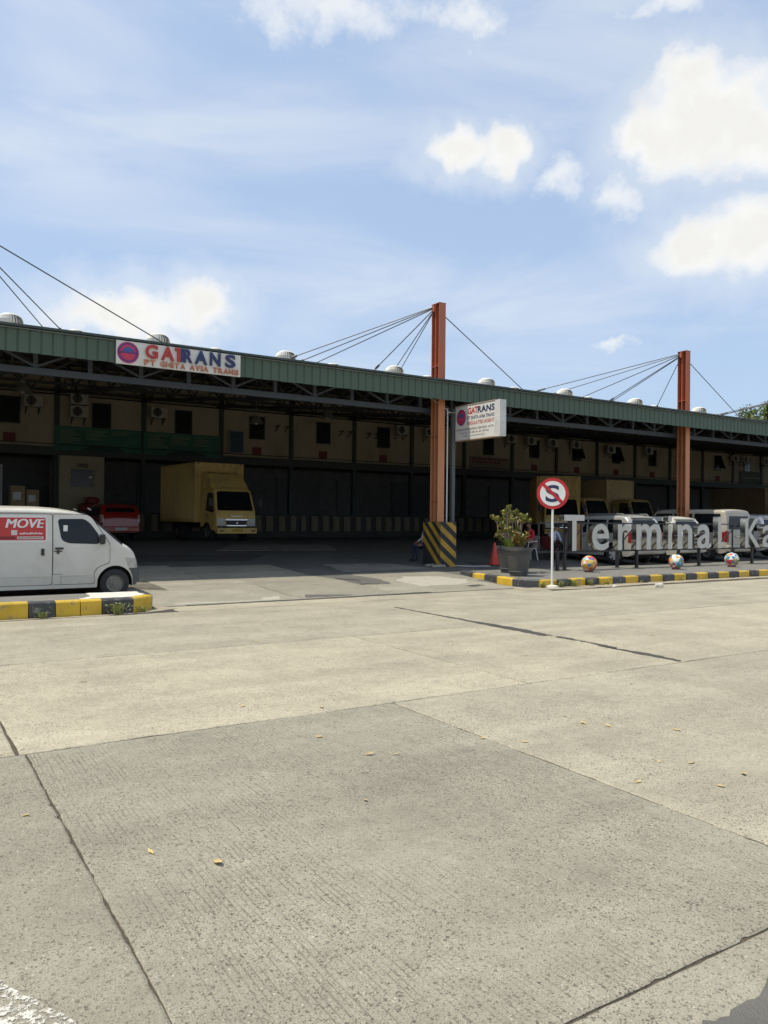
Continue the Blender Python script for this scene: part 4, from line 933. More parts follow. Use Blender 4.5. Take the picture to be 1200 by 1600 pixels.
        for k in range(22):
            a = -.225+.0185*k; patch([(a, 1.18), (a+.013, 1.18), (a+.013, 1.197), (a, 1.197)], vc.side(-1, .0180), 'print_mark', SEAM, ad)
patch(roundpoly([(-.62, .52), (.62, .52), (.62, .28), (-.62, .28)], .04), vc.end(True, .012), 'bumper', VANG, van, fn_in=vc.end(True, -.01)); patch(roundpoly([(-.45, .80), (.45, .80), (.45, .66), (-.45, .66)], .03), vc.end(True, .010), 'grille', BLACKP, van, fn_in=vc.end(True, -.01))
MB().box(-2.06, -2.0, -.66, .66, .30, .52).build('rear_bumper', VANG, van, bevel=.02)

# ---- family of parked cars seen from behind
def suv(label, loc, paint, rz=90, H=1.72, roof_rack=True, spare=False, kind='alloy', boxy=0, name='parked_car', cat='car', group=None, ladder=False):
    t = thing(name, label, cat, loc, R(rz), group)
    h = H
    if boxy: top = [(-2.1, .55), (-2.09, 1.0), (-2.06, h-.12), (-2.0, h-.03), (-1.85, h), (.9, h), (1.15, h-.06), (1.75, 1.10), (1.92, 1.0), (2.02, .8), (2.06, .45)]
    else: top = [(-2.12, .55), (-2.10, .95), (-2.02, 1.10), (-1.86, h-.14), (-1.72, h-.03), (-1.4, h), (.1, h-.02), (.42, h-.08), (1.05, 1.10), (1.25, 1.06), (1.9, .98), (2.08, .82), (2.14, .45)]
    c = Car(top=top, wid=[(-2.12, .74), (-1.95, .835), (1.6, .84), (1.95, .77), (2.14, .60)], bot=[(-2.12, .36), (-1.9, .28), (1.9, .28), (2.14, .34)], belt=1.02, tum=.12 if not boxy else .05, rc=.10, crown=.04, wheels=(-1.28, 1.36), wr=.335, arch=.40)
    c.body('body', paint, t); underbody(c, t)
    wt_ = h-.14
    if boxy: wins = [[(-1.85, 1.08), (-.72, 1.08), (-.72, wt_), (-1.85, wt_)], [(-.62, 1.08), (.2, 1.08), (.2, wt_), (-.62, wt_)], [(.30, 1.08), (1.45, 1.10), (1.05, wt_), (.30, wt_)]]
    else: wins = [[(-1.78, 1.08), (-1.02, 1.06), (-1.02, wt_), (-1.58, wt_)], [(-.94, 1.06), (-.14, 1.06), (-.14, wt_), (-.94, wt_)], [(-.06, 1.06), (.92, 1.08), (.45, wt_-.02), (-.06, wt_)]]
    dm = paint
    if not boxy: door(c, [(-.98, .40), (-.12, .40), (-.12, 1.0), (-.98, 1.0)], dm, t, handle=(-.84, .93)); door(c, [(-.09, .40), (.86, .40), (.86, 1.0), (-.09, 1.0)], dm, t, handle=(.06, .93))
    else: door(c, [(-.65, .40), (.24, .40), (.24, 1.0), (-.65, 1.0)], dm, t, handle=(-.5, .95)); door(c, [(.28, .40), (.95, .40), (1.35, .75), (1.4, 1.0), (.28, 1.0)], dm, t, handle=(.42, .95))
    for w in wins: side_pair(c, roundpoly(w, .05), .006, 'window', GLASS, t)
    hw = .62; zr = wt_+.02 if not boxy else wt_
    patch(roundpoly([(-hw-.02, 1.20), (hw+.02, 1.20), (hw-.05, zr-.03), (-hw+.05, zr-.03)], .06), c.end(False, .012), 'rear_window', GLASSB, t, fn_in=c.end(False, -.03))
    patch(roundpoly([(-.66, 1.12), (.66, 1.12), (.56, h-.10), (-.56, h-.10)], .05), c.end(True, .010), 'windshield', GLASS, t, fn_in=c.end(True, -.03))
    patch(roundpoly([(-.70, 1.08), (.70, 1.08), (.72, .62), (-.72, .62)], .04), c.end(False, .004), 'tailgate', paint, t, fn_in=c.end(False, -.03))
    for sg in (1, -1):
        tl = [(sg*.69, .78), (sg*.775, .78), (sg*.775, 1.08), (sg*.70, 1.08)] if not boxy else [(sg*.66, .72), (sg*.79, .72), (sg*.79, 1.14), (sg*.66, 1.14)]
        patch(roundpoly(tl, .02), c.end(False, .016), 'taillight', LAMPR, t, fn_in=c.end(False, -.06), step=.06)
        patch(roundpoly([(-2.08, .74), (-1.93, .74), (-1.93, 1.10), (-2.02, 1.10)], .015), c.side(sg, .008), 'taillight', LAMPR, t, fn_in=c.side(sg, -.01), step=.05)
        patch(roundpoly([(1.86, .70), (2.06, .70), (2.02, .86), (1.86, .90)], .02), c.side(sg, .008), 'headlight', LAMPC, t, fn_in=c.side(sg, -.01), step=.05)
        mr = MB().cbox((.80, sg*(c.ys(.8, 1.1)+.09), 1.13), (.10, .17, .13)).build('mirror', BLACKP, t, bevel=.02)
        for wx in c.wheels: wheel(t, wx, sg*.825, .335, .22, kind, sg)
        if roof_rack: MB().tube([(-1.6, sg*.60, h+.0), (-1.5, sg*.60, h+.055), (.0, sg*.60, h+.045), (.12, sg*.60, h-.02)], .018, 8).build('roof_rail', GREYP, t)
        if not boxy: patch([(-1.9, .30), (1.9, .30), (1.9, .44), (-1.9, .44)], c.side(sg, .010), 'sill_cladding', mat('cladding_grey', (.30, .30, .28), .5), t, fn_in=c.side(sg, 0)) if False else None
    bp = MB(); bp.box(-2.19, -2.05, -.78, .78, .38, .60); bp.build('rear_bumper', paint, t, bevel=.035)
    MB().box(-2.205, -2.192, -.24, .24, .44, .56).build('number_plate', PLATE, t)
    MB().cbox((-2.13, 0, .93), (.02, .5, .05)).build('tailgate_trim', CHROME, t)
    if not boxy: MB().cbox((-1.80, 0, h-.055), (.22, 1.1, .03), Euler((0, R(-12), 0))).build('spoiler', paint, t, bevel=.01)
    if spare:
        MB().lathe([(.10, -.09), (.30, -.09), (.335, -.05), (.335, .05), (.30, .09), (.10, .09)], 32, (-2.24, -.05, .92), 'X').build('spare_wheel', TYRE, t, smooth=40)
        MB().lathe([(.20, -.095), (.19, -.11), (.06, -.115), (.01, -.115)], 24, (-2.24, -.05, .92), 'X').build('spare_rim', ALLOY, t, smooth=40)
    return t
SILV = mat('silver_paint', (.50, .49, .45), .3, metal=.35, var=.06, coat=.5); WHT = mat('car_white_paint', (.68, .67, .63), .3, var=.05, coat=.5); WHT2 = mat('cream_white_paint', (.60, .58, .50), .3, var=.06, coat=.5); BEIG = mat('beige_paint', (.46, .42, .34), .35, var=.08, coat=.3); REDC = mat('red_car_paint', (.33, .018, .014), .25, var=.06, coat=.7)
suv('silver estate car behind the letters e, r and m', (21.62, 19.55, gz(19)), SILV, group='cars parked nose-in behind the letters', H=1.66)
suv('white car with spare wheel on its tailgate behind the letters i and n', (24.15, 19.75, gz(19)), WHT2, H=1.63, spare=True, roof_rack=False, group='cars parked nose-in behind the letters')
suv('beige boxy minibus with flat roof behind the letters l and K', (27.25, 19.9, gz(19)), BEIG, H=1.93, boxy=1, roof_rack=False, kind='steel', name='parked_minibus', cat='minibus', group='cars parked nose-in behind the letters')
suv('white car at the right edge behind the last letter', (30.75, 20.5, gz(20)), WHT, H=1.70, group='cars parked nose-in behind the letters')
# red hatchback under the canopy
rh = suv('small red hatchback parked under the canopy left of the yellow box truck', (7.95, 34.9, .6), REDC, H=1.53, roof_rack=False, name='red_hatchback', cat='car')
rh.scale = (.9, .98, 1.0)
for ch in rh.children:
    if ch.name.startswith('taillight'): ch.data.materials[0] = mat('lamp_pink_clear', (.50, .32, .28), .15, var=.3, vs=12)
    if ch.name.startswith('tailgate_trim'): ch.data.materials[0] = REDC

# ---- yellow box trucks backed onto the dock
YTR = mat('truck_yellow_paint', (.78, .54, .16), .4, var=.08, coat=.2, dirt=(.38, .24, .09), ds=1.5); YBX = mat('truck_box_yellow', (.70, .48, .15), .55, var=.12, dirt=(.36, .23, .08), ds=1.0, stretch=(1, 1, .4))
def truck(label, loc, box=True, deflector=True, paint=YTR, boxpaint=None):
    t = thing('box_truck' if box else 'flatbed_truck', label, 'truck', loc, R(-90), 'yellow trucks backed onto the dock'); boxpaint = boxpaint or YBX
    # local x is forward; cab front at 0, box behind
    c = Car(top=[(-1.68, 2.10), (-1.62, 2.20), (-1.4, 2.27), (-.62, 2.27), (-.44, 2.20), (-.12, 1.28), (-.06, 1.10), (-.03, .85), (0, .50)], wid=[(-1.68, .92), (-.5, .935), (-.12, .92), (-.03, .88), (0, .84)],
            bot=[(-1.68, .62), (-1.3, .62), (-.2, .46), (0, .40)], belt=1.25, tum=.10, rc=.09, crown=.03, wheels=(-.98,), wr=.37, arch=.44, low=.98, smooth=.03)
    for q in (c,): q.x0, q.x1 = -1.68, 0
    orig = c.xend
    def xend(front, y, z):
        lo, hi = -.62, 0.0
        for _ in range(40):
            m = (lo+hi)/2
            if c.top(m)+c.crown*(1-min(1, (y/.8)**2)) > z: lo = m
            else: hi = m
        return (lo+hi)/2
    c.xend = xend
    c.body('cab', paint, t)
    E = lambda off: c.end(True, off, .0)
    patch(roundpoly([(-.82, 1.31), (.82, 1.31), (.74, 2.13), (-.74, 2.13)], .10), E(.012), 'windshield', GLASS, t, fn_in=E(-.03))
    MB().bar((-.16, -.6, 1.33), (-.22, .0, 1.52), .015).bar((-.16, .05, 1.33), (-.22, .62, 1.52), .015).build('wiper', BLACKP, t)
    patch(roundpoly([(-.50, .93), (.50, .93), (.44, .68), (-.44, .68)], .03), E(.014), 'grille', BLACKP, t, fn_in=E(-.03), step=.15)
    patch(roundpoly([(-.52, .955), (.52, .955), (.49, .90), (-.49, .90)], .02), E(.030), 'chrome_strip', CHROME, t, fn_in=E(0)); patch([(-.46, .70), (.46, .70), (.44, .66), (-.44, .66)], E(.028), 'chrome_strip', CHROME, t, fn_in=E(0))
    MB().cbox((.03, 0, .79), (.02, .07, .06), Euler((R(45), 0, 0))).build('badge', CHROME, t)
    for k in range(5): MB().cbox((-.015, -.22+.11*k, 1.075), (.012, .06, .035)).build('badge_letter', CHROME, t)
    for sg in (1, -1):
        patch(roundpoly([(sg*.52, .95), (sg*.86, .99), (sg*.86, .80), (sg*.55, .80)], .03), E(.022), 'headlight', LAMPC, t, fn_in=E(-.06), step=.08)
        patch(roundpoly([(sg*.50, .78), (sg*.86, .78), (sg*.84, .66), (sg*.50, .66)], .03), E(.020), 'headlight', mat('lamp_grey', (.42, .42, .4), .2), t, fn_in=E(-.06), step=.08)
        patch(roundpoly([(-1.12, 1.30), (-.36, 1.22), (-.30, 1.32), (-.58, 2.06), (-1.12, 2.06)], .06), c.side(sg, .008), 'window', GLASS, t, fn_in=c.side(sg, -.01))
        MB().cbox((-1.0, sg*(c.ys(-1, 1.15)+.015), 1.12), (.14, .03, .04)).build('handle', BLACKP, t)
        mr = MB().bar((-.30, sg*.90, 2.0), (-.08, sg*1.12, 1.92), .02).bar((-.30, sg*.92, 1.3), (-.08, sg*1.12, 1.42), .02).build('mirror_arm', BLACKP, t); MB().cbox((-.08, sg*1.13, 1.66), (.05, .17, .36)).build('mirror', BLACKP, mr, bevel=.02)
        wheel(t, -.98, sg*.90, .37, .21, 'steel', sg); wheel(t, -4.35, sg*.95, .37, .42, 'steel', sg)
        patch(roundpoly([(sg*.62, .50), (sg*.82, .50), (sg*.82, .42), (sg*.62, .42)], .02), lambda a, b: Vector((.115, a, b)), 'fog_lamp', mat('lamp_amber', (.30, .11, .02), .3), t)
    MB().box(-.12, .11, -.90, .90, .34, .59).build('bumper', paint, t, bevel=.03); MB().box(.105, .118, -.24, .24, .42, .55).build('number_plate', PLATEY, t); MB().box(-.1, .09, -.86, .86, .59, .655).build('bumper_gap', BLACKM, t)
    MB().box(-6.0, -.4, -.42, -.30, .55, .75).box(-6.0, -.4, .30, .42, .55, .75).build('chassis_rail', BLACKM, t)
    if deflector and box:
        pr = [(-1.72, 2.24), (-.62, 2.26), (-.95, 2.60), (-1.25, 2.90), (-1.45, 2.98), (-1.72, 3.0)]
        hw = .86; mb = MB(); n = len(pr)
        mb.add([(x, -hw+.12*max(0, z-2.24), z) for x, z in pr]+[(x, hw-.12*max(0, z-2.24), z) for x, z in pr], [tuple(range(n)), tuple(range(n, 2*n))]+[(i, (i+1) % n, n+(i+1) % n, n+i) for i in range(n)])
        mb.build('roof_fairing', paint, t, bevel=.05)
    if box:
        x1, x0, hw, z0, z1 = -1.80, -6.0, 1.15, .84, 3.40
        core = MB().box(x0+.03, x1-.03, -hw+.03, hw-.03, z0, z1-.01).build('cargo_box', boxpaint, t)
        rb = MB(); n = int((x1-x0)/.15)
        for sg in (1, -1):
            for k in range(n):
                a = x0+.08+(x1-x0-.16)*k/n; y0, y1 = sg*(hw-.031), sg*(hw-.002); w = .085
                rb.add([(a, y0, z0+.08), (a+.02, y1, z0+.08), (a+w, y1, z0+.08), (a+w+.02, y0, z0+.08), (a, y0, z1-.08), (a+.02, y1, z1-.08), (a+w, y1, z1-.08), (a+w+.02, y0, z1-.08)], [(0, 1, 5, 4), (1, 2, 6, 5), (2, 3, 7, 6)])
        for k in range(15):
            a = -hw+.09+(2*hw-.2)*k/15; w = .08
            rb.add([(x1-.031, a, z0+.08), (x1-.004, a+.02, z0+.08), (x1-.004, a+w, z0+.08), (x1-.031, a+w+.02, z0+.08), (x1-.031, a, z1-.08), (x1-.004, a+.02, z1-.08), (x1-.004, a+w, z1-.08), (x1-.031, a+w+.02, z1-.08)], [(0, 1, 5, 4), (1, 2, 6, 5), (2, 3, 7, 6)])
        rb.build('corrugation', boxpaint, core)
        fr = MB()
        for y in (-hw, hw-.08):
            fr.box(x0, x1, y, y+.08, z1-.09, z1+.005); fr.box(x0, x1, y, y+.08, z0-.04, z0+.07)
            for x in (x0, x1-.08): fr.box(x, x+.08, y, y+.08, z0+.07, z1-.09)
        for x in (x0, x1-.08): fr.box(x, x+.08, -hw+.08, hw-.08, z1-.09, z1+.005); fr.box(x, x+.08, -hw+.08, hw-.08, z0-.04, z0+.07)
        fr.build('box_frame', boxpaint, core, bevel=.008)
        for y in (-hw+.1, hw-.2): MB().box(x1-.002, x1+.008, y, y+.1, z1-.06, z1-.01).build('marker_lamp', mat('marker_dark', (.1, .02, .02), .3), t)
    else:
        MB().box(-6.0, -1.85, -1.02, 1.02, .80, .92).build('flat_deck', mat('deck_wood', (.16, .11, .06), .8), t)
        for y in (-1.05, 1.02): MB().box(-6.0, -1.85, y, y+.03, .92, 1.35).build('side_board', paint, t)
        MB().box(-1.90, -1.85, -1.02, 1.02, .92, 2.0).build('headboard', paint, t)
    return t
truck('yellow box truck with roof fairing standing alone left of the middle mast', (12.22, 31.0, .6)).rotation_euler = (0, 0, R(-86.5))
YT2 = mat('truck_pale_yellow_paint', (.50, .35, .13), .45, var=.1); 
truck('yellow box truck directly behind the no stopping sign', (28.9, 28.7, .6), deflector=False).rotation_euler = (0, 0, R(-128))
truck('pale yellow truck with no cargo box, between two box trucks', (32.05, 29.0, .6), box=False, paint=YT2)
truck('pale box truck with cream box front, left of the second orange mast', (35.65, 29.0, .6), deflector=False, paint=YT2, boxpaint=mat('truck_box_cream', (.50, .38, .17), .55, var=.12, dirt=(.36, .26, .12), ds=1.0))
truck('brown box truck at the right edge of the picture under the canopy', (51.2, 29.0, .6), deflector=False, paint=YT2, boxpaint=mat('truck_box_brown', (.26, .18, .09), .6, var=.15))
# ------------------------------------------------------------------ steel letters on their frame
LFACE = mat('letter_satin_grey', (.58, .565, .51), .45, metal=.0, var=.07, vs=3, dirt=(.42, .405, .36), ds=2)
ls = thing('letter_sign', 'big steel letters reading Terminal Ka on a black frame', 'sign', (15.68, 16.45, .175))
LX, LZ = 15.68, .175
def lf(mb, name, m=BLACKP, parent=None, **k):
    o = mb.build(name, m, parent or ls, **k)
    if parent is None: o.location = (-15.68, -16.45, -.175)
    return o
x1_ = 29.6
lf(MB().box(15.68, x1_, 16.50, 16.55, .70, .75), 'rail'); lf(MB().box(15.68, x1_, 16.50, 16.54, 1.55, 1.59), 'rail')
for k, x in enumerate((15.70, 16.25, 16.72, 17.42, 18.45, 19.28, 20.85, 21.40, 22.45, 23.45, 24.1, 24.9, 26.1, 27.2, 28.4, 29.5)): lf(MB().box(x-.02, x+.02, 16.505, 16.545, .75, 1.55), 'upright')
for a, b in ((16.80, 17.60), (19.0, 19.9), (21.3, 22.3), (24.0, 25.2), (26.2, 27.3)): lf(MB().bar((a, 16.56, .76), (b, 16.56, 1.54), .03), 'diagonal')
for x, y in ((16.27, 16.35), (16.73, 16.52), (19.26, 16.75), (19.81, 16.45), (22.26, 16.75), (22.89, 16.42), (25.23, 16.72), (25.94, 16.45), (28.3, 16.6)):
    l = lf(MB().box(x-.04, x+.04, y-.04, y+.04, .16, .73), 'leg'); lf(MB().box(x-.11, x+.11, y-.11, y+.11, .165, .185), 'foot_plate', mat('plate_rust', (.12, .09, .07), .7), l)
lf(MB().box(16.27, 16.73, 16.42, 16.46, .40, .44), 'cross_bar')
def steel_letter(ch, xa, xb, zt_, z0=.755, y=16.46, dep=.20):
    me = fit(text_mesh(ch, 1.0, .5, .014, mats=[LFACE, CHROME]), xb-xa, zt_-z0)
    zs = [v.co.z for v in me.vertices]; a, b = min(zs), max(zs)
    for v in me.vertices: v.co.z = (v.co.z-a)/(b-a)*dep
    me.update()
    for p in me.polygons: p.material_index = 0 if abs(p.normal.z) > .7 else 1
    return put('letter', me, ls, (xa-15.68, y-16.45, z0-.175), RX)
for ch, a, b, zt_ in (('T', 16.45, 17.28, 1.81), ('e', 17.60, 18.34, 1.56), ('r', 18.73, 19.30, 1.56), ('m', 19.57, 20.73, 1.56), ('i', 21.08, 21.28, 1.83), ('n', 21.56, 22.32, 1.56), ('a', 22.58, 23.33, 1.56), ('l', 23.70, 23.88, 1.82), ('K', 25.25, 26.14, 1.78), ('a', 26.28, 27.06, 1.55)):
    steel_letter(ch, a, b, zt_)
t = thing('cardboard_sheet', 'brown cardboard sheet leaning in the frame beside the letter T', 'cardboard', (17.22, 16.60, .76)); MB().cbox((.16, .03, .40), (.42, .012, .80), Euler((R(-3), R(2), 0))).build('sheet', mat('cardboard', (.36, .22, .09), .85, var=.2), t)

# ------------------------------------------------------------------ patterned balls on the pavement
PAL = [mat('ball_'+n, c, .45, var=.08) for n, c in (('white', (.72, .70, .64)), ('red', (.52, .05, .06)), ('blue', (.06, .20, .40)), ('orange', (.58, .28, .07)), ('green', (.12, .30, .14)), ('yellow', (.60, .45, .12)), ('pale_blue', (.30, .48, .55)))]
def ball(x, y, seed, label):
    t = thing('concrete_ball', label, 'ball', (x, y, .175), seed*1.1, 'painted balls on the pavement'); r = random.Random(seed)
    bm = bmesh.new(); bmesh.ops.create_icosphere(bm, subdivisions=2, radius=.225)
    for f in bm.faces: f.material_index = r.choice((0, 0, 1, 2, 3, 4, 5, 6, 1, 3))
    for _ in range(2): bmesh.ops.subdivide_edges(bm, edges=bm.edges[:], cuts=1, use_grid_fill=True)
    for v in bm.verts: v.co = v.co.normalized()*.225
    me = bpy.data.meshes.new('sphere'); bm.to_mesh(me); bm.free()
    for m_ in PAL: me.materials.append(m_)
    me.polygons.foreach_set('use_smooth', [True]*len(me.polygons)); put('sphere', me, t, (0, 0, .245))
    MB().lathe([(.13, 0), (.12, .05), (.10, .06)], 20).build('foot', mat('ball_foot', (.20, .05, .05), .6), t)
ball(16.84, 15.66, 3, 'painted ball in front of the letters T and e'); ball(20.36, 15.4, 8, 'painted ball in front of the letters i and n'); ball(23.30, 15.48, 21, 'painted ball in front of the letters l and K')

# ------------------------------------------------------------------ no stopping sign
ns = thing('no_stopping_sign', 'round red and white no stopping sign on a thin white pole', 'sign', (13.62, 13.86, 0), R(-44))
MB().tube([(0, 0, 0), (0, 0, 2.55)], .028, 12).build('pole', WHITEP, ns, smooth=40)
MB().lathe([(.17, 0), (.15, .05), (.04, .07), (.03, .07)], 14).build('concrete_foot', MORTAR, ns)
pl = MB().lathe([(.383, 0), (.383, .004), (.001, .004)], 48, (0, -.036, 2.30), 'Y').build('plate', REDP, ns)
disc(pl, 'white_face', WHITEP, (0, 2.30), .305, -.041, 48, th=.004)
me = fit(text_mesh('S', .4, .0, .010, mats=NAVY), .34, .42); put('letter', me, pl, (-.175, -.0435, 2.09), RX)
MB().prism([(-.245, .185), (-.195, .245), (.245, -.185), (.195, -.245)], lambda a, b: (a, -.0475, 2.30+b), lambda a, b: (a, -.0445, 2.30+b)).build('slash', REDP, pl)
for z in (2.18, 2.42): MB().box(-.06, .06, -.032, .03, z-.012, z+.012).build('clamp', GALV, ns)

# ------------------------------------------------------------------ planters and plants
POT = mat('pot_black', (.068, .068, .066), .55, var=.25, vs=5, dirt=(.11, .105, .095), ds=4); SOIL = mat('soil', (.07, .05, .035), .95, var=.3, bump=.6, bs=30)
def planter(x, y, rz, label):
    t = thing('planter', label, 'planter', (x, y, .176), rz, 'black planters on the island')
    prof = [(.225, 0), (.228, .02), (.244, .10), (.262, .11), (.262, .125), (.247, .135), (.325, .585), (.34, .595), (.34, .61), (.328, .62), (.335, .66), (.362, .665), (.366, .735), (.345, .74), (.315, .735), (.305, .68)]
    MB().lathe(prof, 40).build('pot', POT, t, smooth=35)
    MB().lathe([(.31, .66), (.2, .69), (.01, .70)], 24).build('soil', SOIL, t)
planter(13.89, 15.36, .2, 'black ribbed planter in front, holding the croton'); planter(14.50, 16.42, 1.1, 'black ribbed planter behind, holding the desert rose')
LG = mat('leaf_green', (.14, .22, .05), .5, var=.3); LY = mat('leaf_yellow_green', (.32, .36, .09), .5, var=.3); LR = mat('leaf_rusty', (.34, .15, .05), .5, var=.35); LBR = mat('leaf_bright', (.13, .27, .03), .5, var=.25); STEM = mat('stem_pale', (.30, .24, .18), .8, var=.2); FLOW = mat('flower_pink', (.50, .13, .16), .5)
def leaf_quad(mb, p, d, up, L, w):
    d = d.normalized(); s = d.cross(up)
    if s.length < .05: s = d.cross(Vector((1, 0, 0)))
    s.normalize(); n = s.cross(d)
    mb.add([p, p+d*L*.5+s*w*.5+n*L*.08, p+d*L, p+d*L*.5-s*w*.5+n*L*.08], [(0, 1, 2, 3)])
def rdir(r, zlo=-1, zhi=1): z = r.uniform(zlo, zhi); a = r.uniform(0, 2*math.pi); q = math.sqrt(1-z*z); return Vector((q*math.cos(a), q*math.sin(a), z))
def desert_rose(x, y):
    t = thing('desert_rose', 'desert rose shrub with bare pale stems and leaf tufts at their tips', 'plant', (x, y, .865)); r = random.Random(6)
    MB().tube([(0, 0, -.03), (.01, 0, .06), (.02, .01, .16)], [.075, .065, .04], 10).build('trunk', STEM, t, smooth=60)
    lv = MB(); fl = MB()
    for k in range(17):
        a = 2*math.pi*k/17+r.uniform(-.25, .25); rad = r.uniform(.10, .50); h = r.uniform(.40, 1.05) if k % 3 else r.uniform(.85, 1.10)
        p0 = Vector((.02, .01, .14)); p3 = Vector((rad*math.cos(a), rad*math.sin(a), h-.35*rad)); mid = p0.lerp(p3, .45)+Vector((rad*.3*math.cos(a), rad*.3*math.sin(a), -.02))
        st = [p0, mid, p0.lerp(p3, .78)+Vector((r.uniform(-.03, .03), r.uniform(-.03, .03), .02)), p3]
        s = MB().tube(st, [.026, .019, .014, .010], 6)
        tips = [p3]
        for j in range(3):
            q = p3+Vector((r.uniform(-.15, .15), r.uniform(-.15, .15), r.uniform(-.08, .14))); s.tube([st[2], (st[2]+q)/2+Vector((0, 0, .02)), q], [.012, .010, .007], 5); tips.append(q)
        s.build('branch', STEM, t, smooth=60)
        for q in tips:
            for j in range(48): lv.cur = r.choice((0, 1, 1, 1, 2)); leaf_quad(lv, q+rdir(r)*.05*r.random(), rdir(r, -.35, .9), Vector((0, 0, 1)), r.uniform(.055, .10), r.uniform(.028, .048))
            if r.random() < .12:
                for j in range(5): leaf_quad(fl, q+Vector((0, 0, .03)), rdir(r, .1, .8), Vector((0, 0, 1)), .06, .05)
    lv.build('foliage', [LG, LY, LR], t, fix=False); fl.build('flower', FLOW, t, fix=False)
desert_rose(14.50, 16.42)
def croton(x, y):
    t = thing('croton_plant', 'low croton with rusty orange and yellow leaves in the front planter', 'plant', (x, y, .86)); r = random.Random(2); lv = MB()
    for k in range(9):
        a = r.uniform(0, 6.28); q = Vector((.16*math.cos(a), .16*math.sin(a), r.uniform(.15, .42))); MB().tube([(q.x*.3, q.y*.3, -.03), q*.6, q], [.012, .010, .006], 5).build('stem', STEM, t)
        for j in range(80): lv.cur = r.choice((0, 0, 0, 1, 1, 2)); leaf_quad(lv, q*r.uniform(.55, 1.05)+rdir(r)*.02, rdir(r, -.3, .8), Vector((0, 0, 1)), r.uniform(.08, .15), r.uniform(.03, .055))
    lv.build('foliage', [LR, LY, LG], t, fix=False)
croton(13.97, 15.36)
def blades(mb, r, n, h0, h1, spread, w=.012, mats=3):
    for k in range(n):
        a = r.uniform(0, 6.28); p = Vector((r.uniform(-1, 1)*spread*.35, r.uniform(-1, 1)*spread*.35, 0)); h = r.uniform(h0, h1); o = Vector((math.cos(a), math.sin(a), 0))*spread*r.uniform(.4, 1.2)
        mb.cur = r.randrange(mats); s = Vector((-math.sin(a), math.cos(a), 0))*w
        q1 = p+o*.35+Vector((0, 0, h*.7)); q2 = p+o+Vector((0, 0, h*r.uniform(.7, 1.0)))
        mb.add([p-s, p+s, q1+s*.8, q1-s*.8, q2], [(0, 1, 2, 3), (3, 2, 4)])
t = thing('spider_plant', 'bright green grassy spider plant on the left rim of the rear planter', 'plant', (14.30, 16.20, .86)); mb = MB(); blades(mb, random.Random(9), 150, .16, .34, .26, .012, 2); mb.build('leaves', [LBR, LY], t, fix=False)
DRY = mat('dry_grass', (.34, .27, .13), .8, var=.3)
wr_ = random.Random(12)
for (x, y, n, s, lb) in ((3.18, 13.30, 90, 1.5, 'leafy weed tuft at the foot of the last black kerb stone on the left'), (2.02, 13.33, 45, .9, 'small weed tuft at the joint of a black and a yellow kerb stone'), (3.62, 13.42, 30, .9, 'weed tuft at the yellow corner kerb stone on the left'),
                         (13.9, 13.84, 60, 1.2, 'dry weed tuft right beside the foot of the no stopping sign'), (14.35, 13.86, 70, 1.3, 'dry weed tuft two kerb stones right of the sign pole'), (14.95, 13.85, 70, 1.2, 'dry weed tuft three kerb stones right of the sign pole'), (13.35, 13.9, 50, 1.0, 'dry weed tuft left of the sign pole at the kerb corner'),
                         (15.6, 13.87, 30, .7, 'thin weed tuft below the first painted ball'), (16.9, 13.87, 20, .6, 'thin dry weed tuft below the letters e and r'), (18.6, 13.87, 20, .6, 'thin dry weed tuft below the letter m')):
    t = thing('weed_tuft', lb, 'weed', (x, y, .0), wr_.random()*6, 'weeds along the kerbs'); mb = MB(); blades(mb, wr_, n, .06*s, .17*s, .13*s, .006, 3)
    for k in range(int(n*.8)): mb.cur = wr_.randrange(3); leaf_quad(mb, Vector((wr_.uniform(-.14, .14)*s, wr_.uniform(-.05, .05)*s, wr_.uniform(.01, .12)*s)), rdir(wr_, -.2, .7), Vector((0, 0, 1)), .035*s, .018*s)
    mb.build('blades', [LG, DRY, LY], t, fix=False)

# ------------------------------------------------------------------ traffic cone and rubble
t = thing('traffic_cone', 'plain red traffic cone standing left of the planters', 'cone', (16.5, 19.4, gz(19.4))); CONE = mat('cone_red', (.55, .05, .03), .5, var=.12)
MB().lathe([(.165, .03), (.155, .06), (.035, .70), (.02, .715), (.005, .715)], 24).build('cone_body', CONE, t, smooth=40); MB().box(-.2, .2, -.2, .2, 0, .035).build('base_plate', CONE, t, bevel=.015)
for x, y, sx, sy, rz, lb in ((14.05, 19.55, .42, .16, .25, 'broken pale kerb piece against the left face of the striped block'), (14.15, 19.25, .5, .2, -.25, 'flat pale rubble piece at the front corner of the striped block')):
    t = thing('rubble_piece', lb, 'rubble', (x, y, gz(y)), rz); MB().prism([(-sx/2, -sy/2), (sx*.4, -sy*.5), (sx/2, sy*.2), (sx*.2, sy/2), (-sx*.45, sy*.4)], lambda a, b: (a, b, -.01), lambda a, b: (a*.95, b*.95, .06)).build('stone', CONC, t, bevel=.012)
t = thing('loose_wire', 'loose white wire lying on the ground right of the striped block', 'wire', (14.9, 19.2, gz(19.2))); MB().tube([(-.05, .1, .02), (.15, -.12, .012), (.4, -.28, .008), (.75, -.2, .004), (1.0, -.3, 0)], .012, 6).build('wire', WHITEP, t)

